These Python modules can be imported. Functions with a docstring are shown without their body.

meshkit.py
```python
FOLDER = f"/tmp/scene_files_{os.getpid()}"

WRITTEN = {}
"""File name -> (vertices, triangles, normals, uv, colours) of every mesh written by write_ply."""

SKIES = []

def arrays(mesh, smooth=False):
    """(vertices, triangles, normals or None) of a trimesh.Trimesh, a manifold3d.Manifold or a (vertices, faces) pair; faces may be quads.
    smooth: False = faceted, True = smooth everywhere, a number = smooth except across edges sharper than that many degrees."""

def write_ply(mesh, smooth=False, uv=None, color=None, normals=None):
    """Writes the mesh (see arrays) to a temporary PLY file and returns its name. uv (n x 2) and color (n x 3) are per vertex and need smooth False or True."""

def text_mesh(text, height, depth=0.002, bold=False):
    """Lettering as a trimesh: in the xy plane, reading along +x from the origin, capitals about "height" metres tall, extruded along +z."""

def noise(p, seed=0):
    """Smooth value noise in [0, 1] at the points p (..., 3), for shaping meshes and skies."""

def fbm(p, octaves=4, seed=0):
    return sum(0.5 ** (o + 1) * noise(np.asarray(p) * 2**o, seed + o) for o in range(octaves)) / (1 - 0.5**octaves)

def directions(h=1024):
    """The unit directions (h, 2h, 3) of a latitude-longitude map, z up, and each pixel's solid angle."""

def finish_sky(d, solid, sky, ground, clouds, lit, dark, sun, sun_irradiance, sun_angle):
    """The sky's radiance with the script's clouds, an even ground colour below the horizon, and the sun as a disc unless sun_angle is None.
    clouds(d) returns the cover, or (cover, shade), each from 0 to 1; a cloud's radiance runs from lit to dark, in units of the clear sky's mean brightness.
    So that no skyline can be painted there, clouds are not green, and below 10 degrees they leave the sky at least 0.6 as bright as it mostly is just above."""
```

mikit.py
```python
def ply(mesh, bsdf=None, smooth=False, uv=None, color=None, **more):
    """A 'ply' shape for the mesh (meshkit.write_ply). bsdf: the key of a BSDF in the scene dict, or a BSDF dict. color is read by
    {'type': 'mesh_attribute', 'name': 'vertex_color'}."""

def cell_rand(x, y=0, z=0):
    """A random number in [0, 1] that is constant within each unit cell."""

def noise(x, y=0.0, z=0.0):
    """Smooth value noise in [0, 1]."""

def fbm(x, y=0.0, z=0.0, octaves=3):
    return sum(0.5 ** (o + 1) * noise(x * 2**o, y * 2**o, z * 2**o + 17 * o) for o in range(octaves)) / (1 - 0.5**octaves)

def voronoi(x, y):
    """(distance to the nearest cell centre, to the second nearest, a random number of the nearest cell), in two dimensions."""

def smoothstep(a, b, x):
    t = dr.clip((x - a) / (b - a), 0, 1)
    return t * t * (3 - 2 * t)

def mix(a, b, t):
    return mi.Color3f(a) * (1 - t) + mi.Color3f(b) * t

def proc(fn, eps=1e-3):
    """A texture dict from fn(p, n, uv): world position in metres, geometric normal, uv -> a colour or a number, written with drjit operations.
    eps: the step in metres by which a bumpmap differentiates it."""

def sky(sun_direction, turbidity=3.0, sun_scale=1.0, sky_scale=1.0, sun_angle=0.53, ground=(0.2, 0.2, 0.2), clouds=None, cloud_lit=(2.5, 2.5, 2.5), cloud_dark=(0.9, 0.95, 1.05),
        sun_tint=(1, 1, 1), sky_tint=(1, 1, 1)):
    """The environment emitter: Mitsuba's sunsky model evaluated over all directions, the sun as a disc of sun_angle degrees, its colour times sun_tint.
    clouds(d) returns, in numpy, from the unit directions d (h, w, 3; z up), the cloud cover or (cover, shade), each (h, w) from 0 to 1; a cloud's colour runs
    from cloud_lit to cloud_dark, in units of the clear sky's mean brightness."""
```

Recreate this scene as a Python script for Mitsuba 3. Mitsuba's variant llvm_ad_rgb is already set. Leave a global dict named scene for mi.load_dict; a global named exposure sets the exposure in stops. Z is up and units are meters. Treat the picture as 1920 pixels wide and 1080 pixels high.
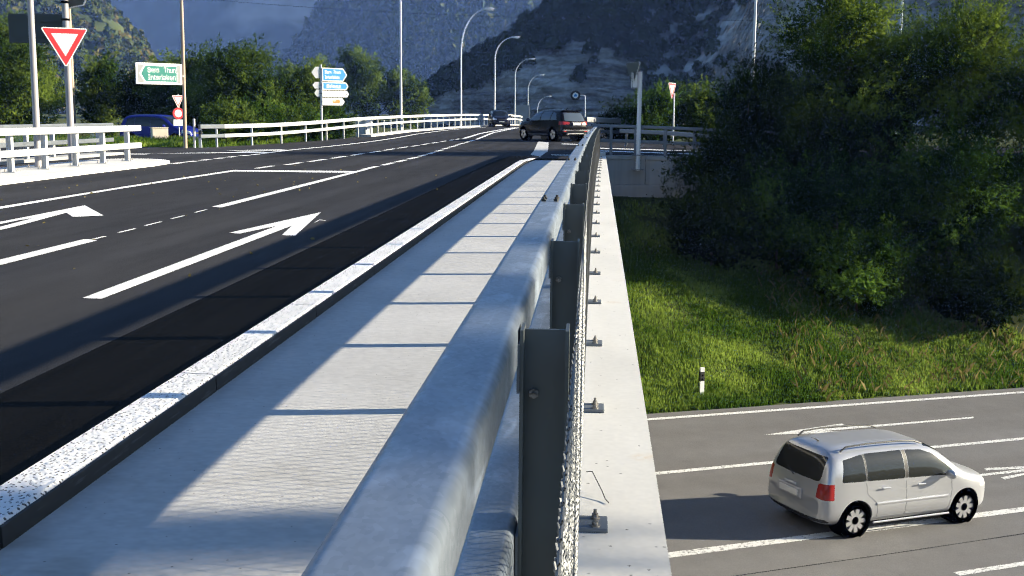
import math
import numpy as np, trimesh, drjit as dr, mitsuba as mi, mikit, meshkit
import manifold3d as m3
from shapely.geometry import Polygon, LineString, box as sbox
from shapely.ops import unary_union
from scipy.interpolate import PchipInterpolator
from mikit import proc, noise, fbm, voronoi, cell_rand, smoothstep, mix

T = mi.ScalarTransform4f
scene, labels = {}, {}

# ------------------------------------------------------------------ camera, sky, exposure
exposure = 2.7
FWD = np.array([-0.06526779, 0.98702107, -0.14672942])
UP = np.array([-0.01866112, 0.14580993, 0.98913661])
CAM = np.array([0, 0, 1.6])
scene['camera'] = {'type': 'perspective', 'fov': 47.149, 'fov_axis': 'x', 'near_clip': 0.05, 'far_clip': 9000.0,
                   'to_world': T().look_at(origin=CAM.tolist(), target=(CAM + FWD).tolist(), up=UP.tolist())}
SUN = np.array([0.989, 0.15, 0.306])
scene['sun_sky'] = mikit.sky(SUN.tolist(), turbidity=3, sun_scale=1.55, sun_tint=(1.03, 1.34, 2.2), sky_tint=(0.60, 0.74, 1.0))

# ------------------------------------------------------------------ bookkeeping
def uniq(base):
    if base not in scene and base not in labels:
        return base
    k = 1
    while f'{base}_{k:03d}' in scene or f'{base}_{k:03d}' in labels:
        k += 1
    return f'{base}_{k:03d}'

def thing(name, label=None, cat=None, group=None, kind=None):
    key = uniq(name)
    d = {}
    if label: d['label'] = label
    if cat: d['category'] = cat
    if group: d['group'] = group
    if kind: d['kind'] = kind
    labels[key] = d
    return key

def as_bsdf(m):
    return m

def part(parent, name, mesh, mat, smooth=False, tw=None, label=None, kind=None, **kw):
    key = uniq(f'{parent}__{name}')
    d = mesh if isinstance(mesh, dict) else mikit.ply(mesh, mat, smooth=smooth, **kw)
    d = dict(d)
    if tw is not None: d['to_world'] = tw
    scene[key] = d
    if label or kind:
        labels[key] = {}
        if label: labels[key]['label'] = label
        if kind: labels[key]['kind'] = kind
    return key

def solo(name, mesh, mat, label=None, cat=None, group=None, kind=None, smooth=False, **kw):
    key = thing(name, label, cat, group, kind)
    scene[key] = mikit.ply(mesh, mat, smooth=smooth, **kw)
    return key

def tw(x=0, y=0, z=0, rz=0, rx=0, ry=0, s=1):
    m = T().translate([x, y, z]).rotate([0, 0, 1], rz)
    if ry: m = m.rotate([0, 1, 0], ry)
    if rx: m = m.rotate([1, 0, 0], rx)
    if s != 1: m = m.scale(s)
    return m

# ------------------------------------------------------------------ mesh helpers
def bx(x0, x1, y0, y1, z0, z1):
    m = trimesh.creation.box((x1 - x0, y1 - y0, z1 - z0))
    m.apply_translation(((x0 + x1) / 2, (y0 + y1) / 2, (z0 + z1) / 2))
    return m

def cham(x0, x1, y0, y1, z0, z1, r=0.005):
    c = m3.Manifold.cube((1, 1, 1), True)
    a, b, cc = (x1 - x0), (y1 - y0), (z1 - z0)
    r = min(r, a / 2.1, b / 2.1, cc / 2.1)
    h = m3.Manifold.batch_hull([m3.Manifold.cube((a, b - 2 * r, cc - 2 * r), True), m3.Manifold.cube((a - 2 * r, b, cc - 2 * r), True),
                                m3.Manifold.cube((a - 2 * r, b - 2 * r, cc), True)])
    h = h.translate(((x0 + x1) / 2, (y0 + y1) / 2, (z0 + z1) / 2))
    return man(h)

def man(h):
    m = h.to_mesh()
    return trimesh.Trimesh(np.array(m.vert_properties[:, :3]), np.array(m.tri_verts), process=False)

def cat(*ms):
    out = []
    for m in ms:
        out += list(m) if isinstance(m, (list, tuple)) else [m]
    return trimesh.util.concatenate(out)

def cyl(p0, p1, r, n=10, r1=None):
    return tube([p0, p1], [r, r if r1 is None else r1], n)

def tube(pts, rad, n=8, caps=True):
    p = np.asarray(pts, float)
    rad = np.broadcast_to(np.asarray(rad, float), (len(p),))
    t = np.gradient(p, axis=0)
    t /= np.linalg.norm(t, axis=1, keepdims=True)
    ref = np.array([0, 0, 1.0]) if abs(t[0, 2]) < .8 else np.array([1.0, 0, 0])
    a = np.zeros_like(p)
    for k in range(len(p)):
        ref = ref - t[k] * (ref @ t[k])
        if np.linalg.norm(ref) < 1e-6: ref = np.cross(t[k], [.3, .5, .8])
        ref = ref / np.linalg.norm(ref)
        a[k] = ref
    b = np.cross(t, a)
    ang = np.arange(n) * 2 * np.pi / n
    v = p[:, None] + rad[:, None, None] * (np.cos(ang)[None, :, None] * a[:, None] + np.sin(ang)[None, :, None] * b[:, None])
    i, j = np.meshgrid(np.arange(len(p) - 1), np.arange(n), indexing='ij')
    q = np.stack([i * n + j, i * n + (j + 1) % n, (i + 1) * n + (j + 1) % n, (i + 1) * n + j], -1).reshape(-1, 4)
    f = np.vstack([q[:, [0, 1, 2]], q[:, [0, 2, 3]]])
    v = v.reshape(-1, 3)
    if caps:
        k = len(v)
        v = np.vstack([v, p[0], p[-1]])
        jj = np.arange(n)
        f = np.vstack([f, np.stack([(jj + 1) % n, jj, 0 * jj + k], 1), np.stack([(len(p) - 1) * n + jj, (len(p) - 1) * n + (jj + 1) % n, 0 * jj + k + 1], 1)])
    m = trimesh.Trimesh(v, f, process=False)
    return m

def sweep(profile, path, cap=True):
    """profile: (k,2) closed polygon in (sideways, up); path: (n,3); sideways is to the right of the path in plan."""
    pr, p = np.asarray(profile, float), np.asarray(path, float)
    t = np.gradient(p, axis=0); t[:, 2] = 0
    t /= np.linalg.norm(t, axis=1, keepdims=True)
    side = np.stack([t[:, 1], -t[:, 0], 0 * t[:, 0]], 1)
    v = p[:, None] + pr[None, :, :1] * side[:, None] + pr[None, :, 1:] * np.array([0, 0, 1.0])
    n, k = len(p), len(pr)
    i, j = np.meshgrid(np.arange(n - 1), np.arange(k), indexing='ij')
    q = np.stack([i * k + j, (i + 1) * k + j, (i + 1) * k + (j + 1) % k, i * k + (j + 1) % k], -1).reshape(-1, 4)
    f = np.vstack([q[:, [0, 1, 2]], q[:, [0, 2, 3]]])
    if cap:
        from shapely.geometry import Polygon as P_
        vv, ff = trimesh.creation.triangulate_polygon(P_(pr), engine='earcut')
        idx = [int(np.argmin(((pr - w) ** 2).sum(1))) for w in vv]
        ff = np.array(idx)[ff]
        f = np.vstack([f, ff, ff[:, ::-1] + (n - 1) * k])
    m = trimesh.Trimesh(v.reshape(-1, 3), f, process=False)
    m.fix_normals()
    return m

def rrect(x0, x1, z0, z1, r, n=5):
    pts = []
    for cx, cz, a0 in ((x1 - r, z1 - r, 0), (x0 + r, z1 - r, 90), (x0 + r, z0 + r, 180), (x1 - r, z0 + r, 270)):
        for k in range(n + 1):
            a = math.radians(a0 + 90 * k / n)
            pts.append((cx + r * math.cos(a), cz + r * math.sin(a)))
    return np.array(pts)

def plate(poly, th):
    """shapely polygon (x right, y up) -> upright plate facing -y, front at y=0, thickness th to +y"""
    m = trimesh.creation.extrude_polygon(poly, th, engine='earcut')
    v = m.vertices.copy()
    m.vertices = np.stack([v[:, 0], th - v[:, 2], v[:, 1]], 1)
    m.fix_normals()
    return m

def lathe(prof, n=32, axis='y'):
    pr = np.asarray(prof, float)
    a = np.arange(n) * 2 * np.pi / n
    v = np.stack([pr[:, None, 0] * np.cos(a)[None], np.broadcast_to(pr[:, None, 1], (len(pr), n)), pr[:, None, 0] * np.sin(a)[None]], -1)
    i, j = np.meshgrid(np.arange(len(pr) - 1), np.arange(n), indexing='ij')
    q = np.stack([i * n + j, i * n + (j + 1) % n, (i + 1) * n + (j + 1) % n, (i + 1) * n + j], -1).reshape(-1, 4)
    m = trimesh.Trimesh(v.reshape(-1, 3), np.vstack([q[:, [0, 1, 2]], q[:, [0, 2, 3]]]), process=False)
    return m

def flat(pts, zf, dens=2.0):
    """paint marking: polygon in plan draped on the surface zf(x, y), subdivided"""
    pg = Polygon(pts).buffer(0)
    v, f = trimesh.creation.triangulate_polygon(pg, engine='earcut')
    m = trimesh.Trimesh(np.c_[v, 0 * v[:, 0]], f, process=False)
    for _ in range(3):
        if m.edges_unique_length.max() > dens:
            m = m.subdivide()
    vv = m.vertices.copy()
    vv[:, 2] = zf(vv[:, 0], vv[:, 1])
    m = trimesh.Trimesh(vv, m.faces, process=False)
    if m.face_normals[:, 2].mean() < 0: m.invert()
    return m

def S(a, b, x):
    t = np.clip((np.asarray(x, float) - a) / (b - a), 0, 1)
    return t * t * (3 - 2 * t)

# ------------------------------------------------------------------ materials
def rgb(*c): return {'type': 'rgb', 'value': list(c)}
def prin(color, rough=0.6, metal=0.0, spec=0.5, **k):
    return {'type': 'principled', 'base_color': color if isinstance(color, dict) else rgb(*color), 'roughness': rough, 'metallic': metal, 'specular': spec, **k}
def two(b): return {'type': 'twosided', 'b': b}
def bump(b, fn, scale, eps=1e-3): return {'type': 'bumpmap', 'arbitrary': {**proc(fn, eps)}, 'scale': scale, 'b': b}
def mat(name, b): scene[name] = b; return name

def asphalt_fn(base):
    def fn(p, n, uv):
        g = noise(p.x * 170, p.y * 170, p.z * 50)
        s = fbm(p.x * .9, p.y * .22, 0, 3)
        w = fbm(p.x * 7, p.y * 1.2, 3, 3)
        streak = smoothstep(.45, .8, noise(p.x * 2.2, p.y * .05, 7))
        v = base * (.55 + .42 * g + .38 * s + .34 * w + .24 * streak)
        lane = dr.abs(dr.sin((p.x + 2.4) * 3.14159 / 1.85))
        v = v * (1 + .16 * smoothstep(.6, 1, lane) * noise(p.x * .7, p.y * .05, 2)) * (1 - .22 * smoothstep(.62, .72, fbm(p.x * .5, p.y * .12, 11, 3)))
        return mix((.96, 1.0, 1.16), (1.04, 1.02, 1.05), s) * v
    return fn
mat('m_asphalt', bump(prin(proc(asphalt_fn(.0295)), .8, spec=.09), lambda p, n, uv: noise(p.x * 120, p.y * 120, 0), .003))
def lowasph_fn(p, n, uv):
    u = p.x * .88 + p.y * .474; h = -.474 * p.x + .88 * p.y
    g = noise(p.x * 90, p.y * 90, 0)
    s = fbm(u * .12, h * 1.1, 1, 3)
    w = fbm(p.x * 2.5, p.y * 2.5, 4, 3)
    return mix((1.05, 1.0, .95), (1, .98, .97), s) * (  .140 * (.6 + .3 * g + .35 * s + .2 * w))
mat('m_dark_strip', bump(prin(proc(lambda p, n, uv: mi.Color3f(1, .98, 1.0) * (.0022 + .0035 * fbm(p.x * 9, p.y * .6, 0, 3) + .003 * noise(p.x * 90, p.y * 90, 0))), .7, spec=.04), lambda p, n, uv: noise(p.x * 26, p.y * .8, 0) + .4 * noise(p.x * 130, p.y * 130, 1), .006))
mat('m_lower_asphalt', bump(prin(proc(lowasph_fn), .8, spec=.3), lambda p, n, uv: noise(p.x * 60, p.y * 60, 0), .003))
def walk_fn(p, n, uv):
    s = fbm(p.x * 1.3, p.y * 1.0, 0, 4)
    f = fbm(p.x * 26, p.y * 40, 1, 3)
    b = noise(p.x * 3, p.y * 75, 2)
    d1, d2, r = voronoi(p.x * 14, p.y * 14)
    sp = smoothstep(.05 + .08 * noise(p.x * 3, p.y * 3, 8), .02, d1) * smoothstep(.86, .90, r)
    dirt = smoothstep(.55, .8, fbm(p.x * 2.2, p.y * 3.2, 9, 4)) * smoothstep(7.0, 2.5, p.y)
    v = (.40 + .10 * s + .10 * (f - .5) + .015 * (b - .5)) * (1 - .55 * sp) * (1 - .25 * dirt)
    return mix((1.0, .985, .955), (.97, .93, .86), dirt) * v
mat('m_walkway', bump(prin(proc(walk_fn), .9, spec=.2), lambda p, n, uv: .15 * noise(p.x * 5, p.y * 55, 2) + fbm(p.x * 60, p.y * 60, 1, 2), .0012))
def coping_fn(p, n, uv):
    s = fbm(p.x * 2, p.y * .8, 0, 4)
    f = fbm(p.x * 40, p.y * 40, 1, 3)
    d1, d2, r = voronoi(p.x * 11, p.y * 11)
    sp = smoothstep(.10, .03, d1) * smoothstep(.84, .88, r)
    d3, d4, r2 = voronoi(p.x * 2.3 + 5, p.y * 2.3)
    rust = smoothstep(.22, .02, d3) * smoothstep(.75, .8, r2) * noise(p.x * 60, p.y * 60, 2)
    v = (.50 + .12 * s + .05 * (f - .5)) * (1 - .7 * sp)
    return mix((1.0, .98, .93), (.9, .66, .40), rust * .5) * v
mat('m_coping', bump(prin(proc(coping_fn), .85, spec=.25), lambda p, n, uv: fbm(p.x * 60, p.y * 60, p.z * 60, 2), .0008))
def wall_fn(p, n, uv):
    s = fbm(p.x * .8, p.z * 1.2, p.y, 4)
    st = fbm(p.x * 6, p.z * .5, 3, 3)
    board = cell_rand(p.x / 1.15, dr.floor(p.z / .55), 4)
    return mi.Color3f(1, .99, .97) * (.30 + .12 * s - .10 * st + .05 * board)
mat('m_concrete', bump(prin(proc(wall_fn), .9, spec=.2), lambda p, n, uv: fbm(p.x * 30, p.z * 30, p.y * 30, 2), .004))
def kerb_fn(p, n, uv):
    d1, d2, r = voronoi(p.x * 55, p.y * 38)
    hole = smoothstep(.34, .16, d1 + .10 * (noise(p.x * 60, p.y * 60, 0) - .5)) * smoothstep(.42, .5, r)
    s = fbm(p.x * 5, p.y * 2, 1, 3)
    return mi.Color3f(1, .99, .97) * (.68 + .16 * s) * (1 - .92 * hole)
mat('m_kerb', bump(prin(proc(kerb_fn), .8, spec=.25), lambda p, n, uv: fbm(p.x * 45, p.y * 45, 1, 2), .006))
mat('m_kerb_dark', bump(prin(proc(lambda p, n, uv: mi.Color3f(1, 1, 1) * (.022 + .05 * smoothstep(.6, .85, fbm(p.y * 6, p.z * 60, p.x * 20, 3)))), .6), lambda p, n, uv: fbm(p.x * 30, p.y * 30, p.z * 30, 3), .008))
def paint_fn(p, n, uv):
    w = fbm(p.x * 3, p.y * 1.5, 2, 4)
    g = smoothstep(.30, .62, fbm(p.x * 60, p.y * 60, 5, 2) + .35 * w)
    return mix((.30, .29, .28), (.80, .80, .78), .35 + .65 * g) * (.88 + .18 * w)
mat('m_paint', prin(proc(paint_fn), .7, spec=.3))
def oldpaint_fn(p, n, uv):
    w = fbm(p.x * 1.5, p.y * 1.5, 2, 4)
    g = smoothstep(.28, .60, fbm(p.x * 26, p.y * 26, 5, 3) + .25 * w)
    return mix((.16, .155, .15), (.66, .66, .64), g)
mat('m_old_paint', prin(proc(oldpaint_fn), .75, spec=.3))
def galv_fn(p, n, uv):
    d1, d2, rr_ = voronoi(p.x * 130 + p.z * 110, p.y * 80)
    scr = smoothstep(.035, .0, dr.abs(noise(p.x * 7, p.y * 1.1, p.z * 7) - .5)) * smoothstep(.5, .8, noise(p.x * 40, p.y * 3, 4))
    s = fbm(p.x * 9, p.y * 4.5, p.z * 9, 4)
    m = fbm(p.x * 30 + 3 * s, p.y * 16, p.z * 30, 3)
    sc = smoothstep(.62, .72, fbm(p.x * 14, p.y * 8 + 2 * s, 5, 4))
    return mix((.15, .18, .225), (.36, .415, .49), .55 * s + .45 * m) * (1 + .20 * sc) * (.93 + .14 * rr_) * (1 + .35 * scr)
def galv_rough(p, n, uv):
    return .24 + .26 * fbm(p.x * 12, p.y * 6, p.z * 12, 4)
mat('m_galv', bump(prin(proc(galv_fn), proc(galv_rough), .60, spec=.5), lambda p, n, uv: fbm(p.x * 10, p.y * 6, p.z * 10, 3), .0015, 2e-3))
mat('m_post', prin(proc(lambda p, n, uv: mix((.085, .095, .095), (.13, .14, .135), fbm(p.x * 8, p.y * 8, p.z * 3, 4))), .5, .25))
mat('m_steel_white', prin(proc(lambda p, n, uv: mix((.52, .53, .53), (.66, .66, .65), fbm(p.x * 2, p.y * 2, p.z * 6, 3))), .45, .15))
mat('m_steel_blue', prin(proc(lambda p, n, uv: mix((.11, .125, .145), (.18, .20, .225), fbm(p.x * 3, p.y * 3, p.z * 6, 3))), .5, .2))
mat('m_wire', prin((.17, .175, .18), .45, .5))
mat('m_bolt', prin(proc(lambda p, n, uv: mix((.10, .08, .06), (.35, .34, .33), noise(p.x * 200, p.y * 200, p.z * 200))), .5, .6))
mat('m_dark_bolt', prin((.03, .03, .03), .5, .3))
mat('m_lamp', prin((.66, .66, .66), .4, .05))
mat('m_mast', prin(proc(lambda p, n, uv: mix((.30, .28, .29), (.40, .38, .38), fbm(p.x * 6, p.y * 6, p.z * 1.5, 3))), .5, .1))
mat('m_rusty_pole', prin(proc(lambda p, n, uv: mix((.34, .22, .14), (.46, .38, .30), fbm(p.x * 6, p.y * 6, p.z * 2, 3))), .6, .1))
mat('m_sign_white', prin((.78, .78, .77), .4))
mat('m_sign_red', prin((.62, .035, .04), .4))
mat('m_sign_green', prin((.0, .16, .13), .4))
mat('m_sign_blue', prin((.03, .24, .62), .4))
mat('m_sign_orange', prin((.75, .22, .05), .4))
mat('m_sign_back', prin((.055, .065, .06), .55, .2))
mat('m_sign_grey', prin((.24, .25, .26), .5, .1))
mat('m_black', prin((.02, .02, .02), .5))
mat('m_cabinet', prin(proc(lambda p, n, uv: mi.Color3f(.62, .56, .46) * (.9 + .15 * fbm(p.x * 3, p.y * 3, p.z * 5, 3))), .6))
mat('m_glass_panel', two({'type': 'blendbsdf', 'weight': .80, 'a': prin((.30, .33, .33), .25), 'b': {'type': 'null'}}) if False else {'type': 'thindielectric'})
mat('m_soil', prin(proc(lambda p, n, uv: mix((.030, .045, .014), (.07, .075, .03), fbm(p.x * .8, p.y * .8, 0, 4))), .95, spec=.1))
mat('m_bark', bump(prin(proc(lambda p, n, uv: mix((.05, .04, .03), (.12, .10, .075), fbm(p.x * 9, p.y * 9, p.z * 2, 3))), .9, spec=.1), lambda p, n, uv: fbm(p.x * 20, p.y * 20, p.z * 5, 3), .02))

def leaf_mat(name, c0, c1, trans, rough=.5, sc=.8):
    def fn(p, n, uv):
        a = fbm(p.x * sc, p.y * sc, p.z * sc, 3)
        b = cell_rand(p.x * 7, p.y * 7, p.z * 7)
        return mix(c0, c1, dr.clip(2.1 * (a - .42) + .5 * (b - .45), 0, 1))
    mat(name, {'type': 'principledthin', 'base_color': proc(fn), 'roughness': rough, 'diff_trans': trans, 'eta': 1.15, 'spec_trans': 0.0})
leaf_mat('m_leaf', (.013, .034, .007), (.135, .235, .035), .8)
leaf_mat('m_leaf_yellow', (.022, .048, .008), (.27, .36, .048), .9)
leaf_mat('m_leaf_dark', (.007, .016, .005), (.045, .072, .014), .5)  # darker leaf colour: evergreens, and shade painted into the low foliage
leaf_mat('m_leaf_left', (.030, .058, .012), (.25, .34, .06), 1.0, sc=.4)
leaf_mat('m_grass', (.06, .12, .015), (.33, .43, .08), .9, sc=.5)
leaf_mat('m_dry', (.16, .13, .05), (.30, .24, .11), .5)
mat('m_forest', two(prin({'type': 'mesh_attribute', 'name': 'vertex_color'}, .9, spec=.1)))

# ------------------------------------------------------------------ ground shapes
DL = np.array([0.87992706, 0.47365172, -0.03718096])          # along the lower road
HN = np.array([-0.47397945, 0.88053591, 0.0])                 # across it, away from the camera
P0 = np.array([6.19254923, 22.48781671, -6.4])
DXY = DL[:2] / np.linalg.norm(DL[:2])
TILT = DL[2] / np.linalg.norm(DL[:2])
def th(x, y):
    x, y = np.asarray(x, float) - P0[0], np.asarray(y, float) - P0[1]
    return x * DXY[0] + y * DXY[1], x * HN[0] + y * HN[1]
def low_z(x, y):
    t, h = th(x, y)
    return P0[2] + TILT * np.clip(t, -70, 160)
def LP(t, h, dz=0.0):
    xy = P0[:2] + t * DXY + h * HN[:2]
    return np.array([xy[0], xy[1], P0[2] + TILT * np.clip(t, -70, 160) + dz])
def zr(y):
    y = np.asarray(y, float)
    return .06 + .30 * S(55, 112, y) - .00042 * np.clip(y - 125, 0, 125) ** 2
def ground_z(x, y):
    x, y = np.asarray(x, float), np.asarray(y, float)
    t, h = th(x, y)
    q = np.maximum(np.maximum(h - 9.75, -7.6 - h), 0)
    nz = meshkit.fbm(np.stack([x * .35, y * .35, 0 * x], -1), 3, 5) - .5
    cut = low_z(x, y) - .10 * (q <= 0) - .02 + .34 * q + .5 * nz * S(0, 3, q) * (q < 40)
    cap = np.where(x < -15, -.06, -.30)
    cap = np.where((y > 61) & (x < -15), -.34, cap)
    cut = np.where(x > 0, np.maximum(cut, -.32 - 1.05 * np.maximum(0, 47.4 - y)), cut)
    cap = cap + (zr(y) - .06 - .1) * S(60, 90, y) * (1 - S(40, 90, np.abs(x + 5))) + .06 * nz
    return np.minimum(cap, cut)

xs = np.unique(np.r_[-6000, -3000, -1500, -800, -400, -220, -140, -100, np.arange(-80, -20, 3), np.arange(-20, 34, .8), np.arange(34, 80, 3), 100, 140, 220, 400, 800, 1500, 3000, 6000])
ys = np.unique(np.r_[-3000, -1000, -300, -120, -60, -40, np.arange(-30, 20, 3), np.arange(20, 56, .8), np.arange(56, 150, 4), 170, 200, 260, 340, 450, 700, 1200, 2200, 4000, 7000])
gx, gy = np.meshgrid(xs, ys, indexing='ij')
nx, ny = gx.shape
ii, jj = np.meshgrid(np.arange(nx - 1), np.arange(ny - 1), indexing='ij')
gq = np.stack([ii * ny + jj, (ii + 1) * ny + jj, (ii + 1) * ny + jj + 1, ii * ny + jj + 1], -1).reshape(-1, 4)
gv = np.stack([gx, gy, ground_z(gx, gy)], -1).reshape(-1, 3)
solo('ground', (gv, gq), 'm_soil', kind='structure', smooth=True)

# lower road with its markings
tt = np.unique(np.r_[-90, np.arange(-60, 160, 4.0), 160])
hh = np.array([-7.6, -4, 0, 4, 8, 9.75])
lv = np.array([[LP(t, h) for h in hh] for t in tt])
n_, k_ = lv.shape[:2]
ii, jj = np.meshgrid(np.arange(n_ - 1), np.arange(k_ - 1), indexing='ij')
lq = np.stack([ii * k_ + jj, (ii + 1) * k_ + jj, (ii + 1) * k_ + jj + 1, ii * k_ + jj + 1], -1).reshape(-1, 4)
solo('lower_road', (lv.reshape(-1, 3), lq), 'm_lower_asphalt', kind='structure')
def low_mark(pts, name='marking', m='m_old_paint', dz=.005):
    xy = np.array([LP(*p)[:2] for p in pts])
    part('lower_road', name, flat(xy, lambda x, y: low_z(x, y) + dz, 8), m)
def lstrip(t0, t1, h, w, **k): low_mark([(t0, h - w / 2), (t1, h - w / 2), (t1, h + w / 2), (t0, h + w / 2)], **k)
lstrip(-40, 90, 9.2, .20, name='edge_line')
lstrip(-3.4, 13.5, 4.78, .19, name='lane_line')
lstrip(20, 37, 4.78, .19, name='lane_line')
lstrip(-12, 15, .26, .24, name='lane_line')
lstrip(-.72, 7.0, -2.15, .16, name='lane_line')
low_mark([(-30, -.99), (-1.4, -.98), (2.3, -.93), (30, -1.0), (30, -.96), (2.3, -.89), (-1.4, -.95), (-30, -.96)], name='joint_seam', m='m_black', dz=.004)
low_mark([(1.89, 6.98), (4.76, 7.42), (4.73, 7.27), (3.71, 7.09), (6.15, 7.04), (9.14, 7.05), (9.0, 6.91), (6.01, 6.87), (3.7, 6.88), (4.72, 6.62), (4.76, 6.5)], name='lane_arrow')
for b in ([(5.22, 2.92), (5.12, 2.76), (6.9, 2.50), (7.3, 2.62)], [(4.7, 2.56), (4.64, 2.42), (7.4, 2.40), (7.6, 2.58)], [(5.0, 2.21), (4.96, 2.05), (6.3, 2.30), (6.8, 2.45)]):
    low_mark(b, name='lane_arrow')

# upper road: one sheet
def rail3_x(y):
    return np.interp(y, [40, 47, 50.3, 55.7, 63, 68, 75, 85, 93, 105, 118, 130, 145, 170, 300], [-18, -16.9, -16.1, -15.3, -14.55, -14.25, -14.0, -13.8, -13.1, -11.9, -10.6, -9.6, -8.8, -9.3, -9.3])
def bend(y): return .0045 * np.asarray(y, float)
yy = np.unique(np.r_[np.arange(-8, 41.3, 1.0), 41.4, 41.5, 42, 43, 44, 45, 46.0, 46.59, 46.6, np.arange(47, 49.6, .5), 49.61, np.arange(50, 66, 1), 66.01, np.arange(67, 150, 2), np.arange(150, 300, 6)])
rows = []
for y in yy:
    xl = -60.0 if y < 49.6 else rail3_x(y) - .25
    xr = -2.36 if y < 41.45 else (-.33 if y < 46.6 else (min(26.0, 9.3 + (y - 46.6) * 2.2) if y < 66 else 1.5))
    rows.append([[xl + (xr - xl) * k / 8, y, float(zr(y))] for k in range(9)])
rv = np.array(rows)
n_, k_ = rv.shape[:2]
ii, jj = np.meshgrid(np.arange(n_ - 1), np.arange(k_ - 1), indexing='ij')
rq = np.stack([ii * k_ + jj, ii * k_ + jj + 1, (ii + 1) * k_ + jj + 1, (ii + 1) * k_ + jj], -1).reshape(-1, 4)
solo('upper_road', (rv.reshape(-1, 3), rq), 'm_asphalt', kind='structure')
def up_mark(pts, name='marking', m='m_paint', dz=.005):
    return part('upper_road', name, flat(pts, lambda x, y: zr(y) + dz, 3), m)
def lline(ys_, xs_, w): return [(x - w / 2, y) for x, y in zip(xs_, ys_)] + [(x + w / 2, y) for x, y in zip(xs_[::-1], ys_[::-1])]
up_mark([(-8.1, -4), (-8.3, -4), (-9.19, 17.71), (-9.31, 22.6), (-9.24, 29.9), (-6.29, 29.98), (-6.17, 30.91), (-9.45, 30.69), (-9.67, 23.48), (-9.42, 18.15)] if False else
        [(-9.05, -4), (-9.19, 17.71), (-9.31, 22.6), (-9.24, 29.95), (-6.29, 30.0), (-6.17, 30.91), (-9.46, 30.69), (-9.50, 23.48), (-9.40, 18.15), (-9.27, -4)], name='edge_line')
up_mark([(-6.14, 18.67), (-5.94, 18.59), (-6.0, 26), (-6.08, 32.0), (-6.24, 32.0), (-6.2, 26.4)], name='lane_line')
up_mark([(-6.09, 3.0), (-5.86, 3.0), (-5.86, 13.56), (-5.94, 13.65), (-6.07, 13.66)], name='lane_line')
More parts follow.
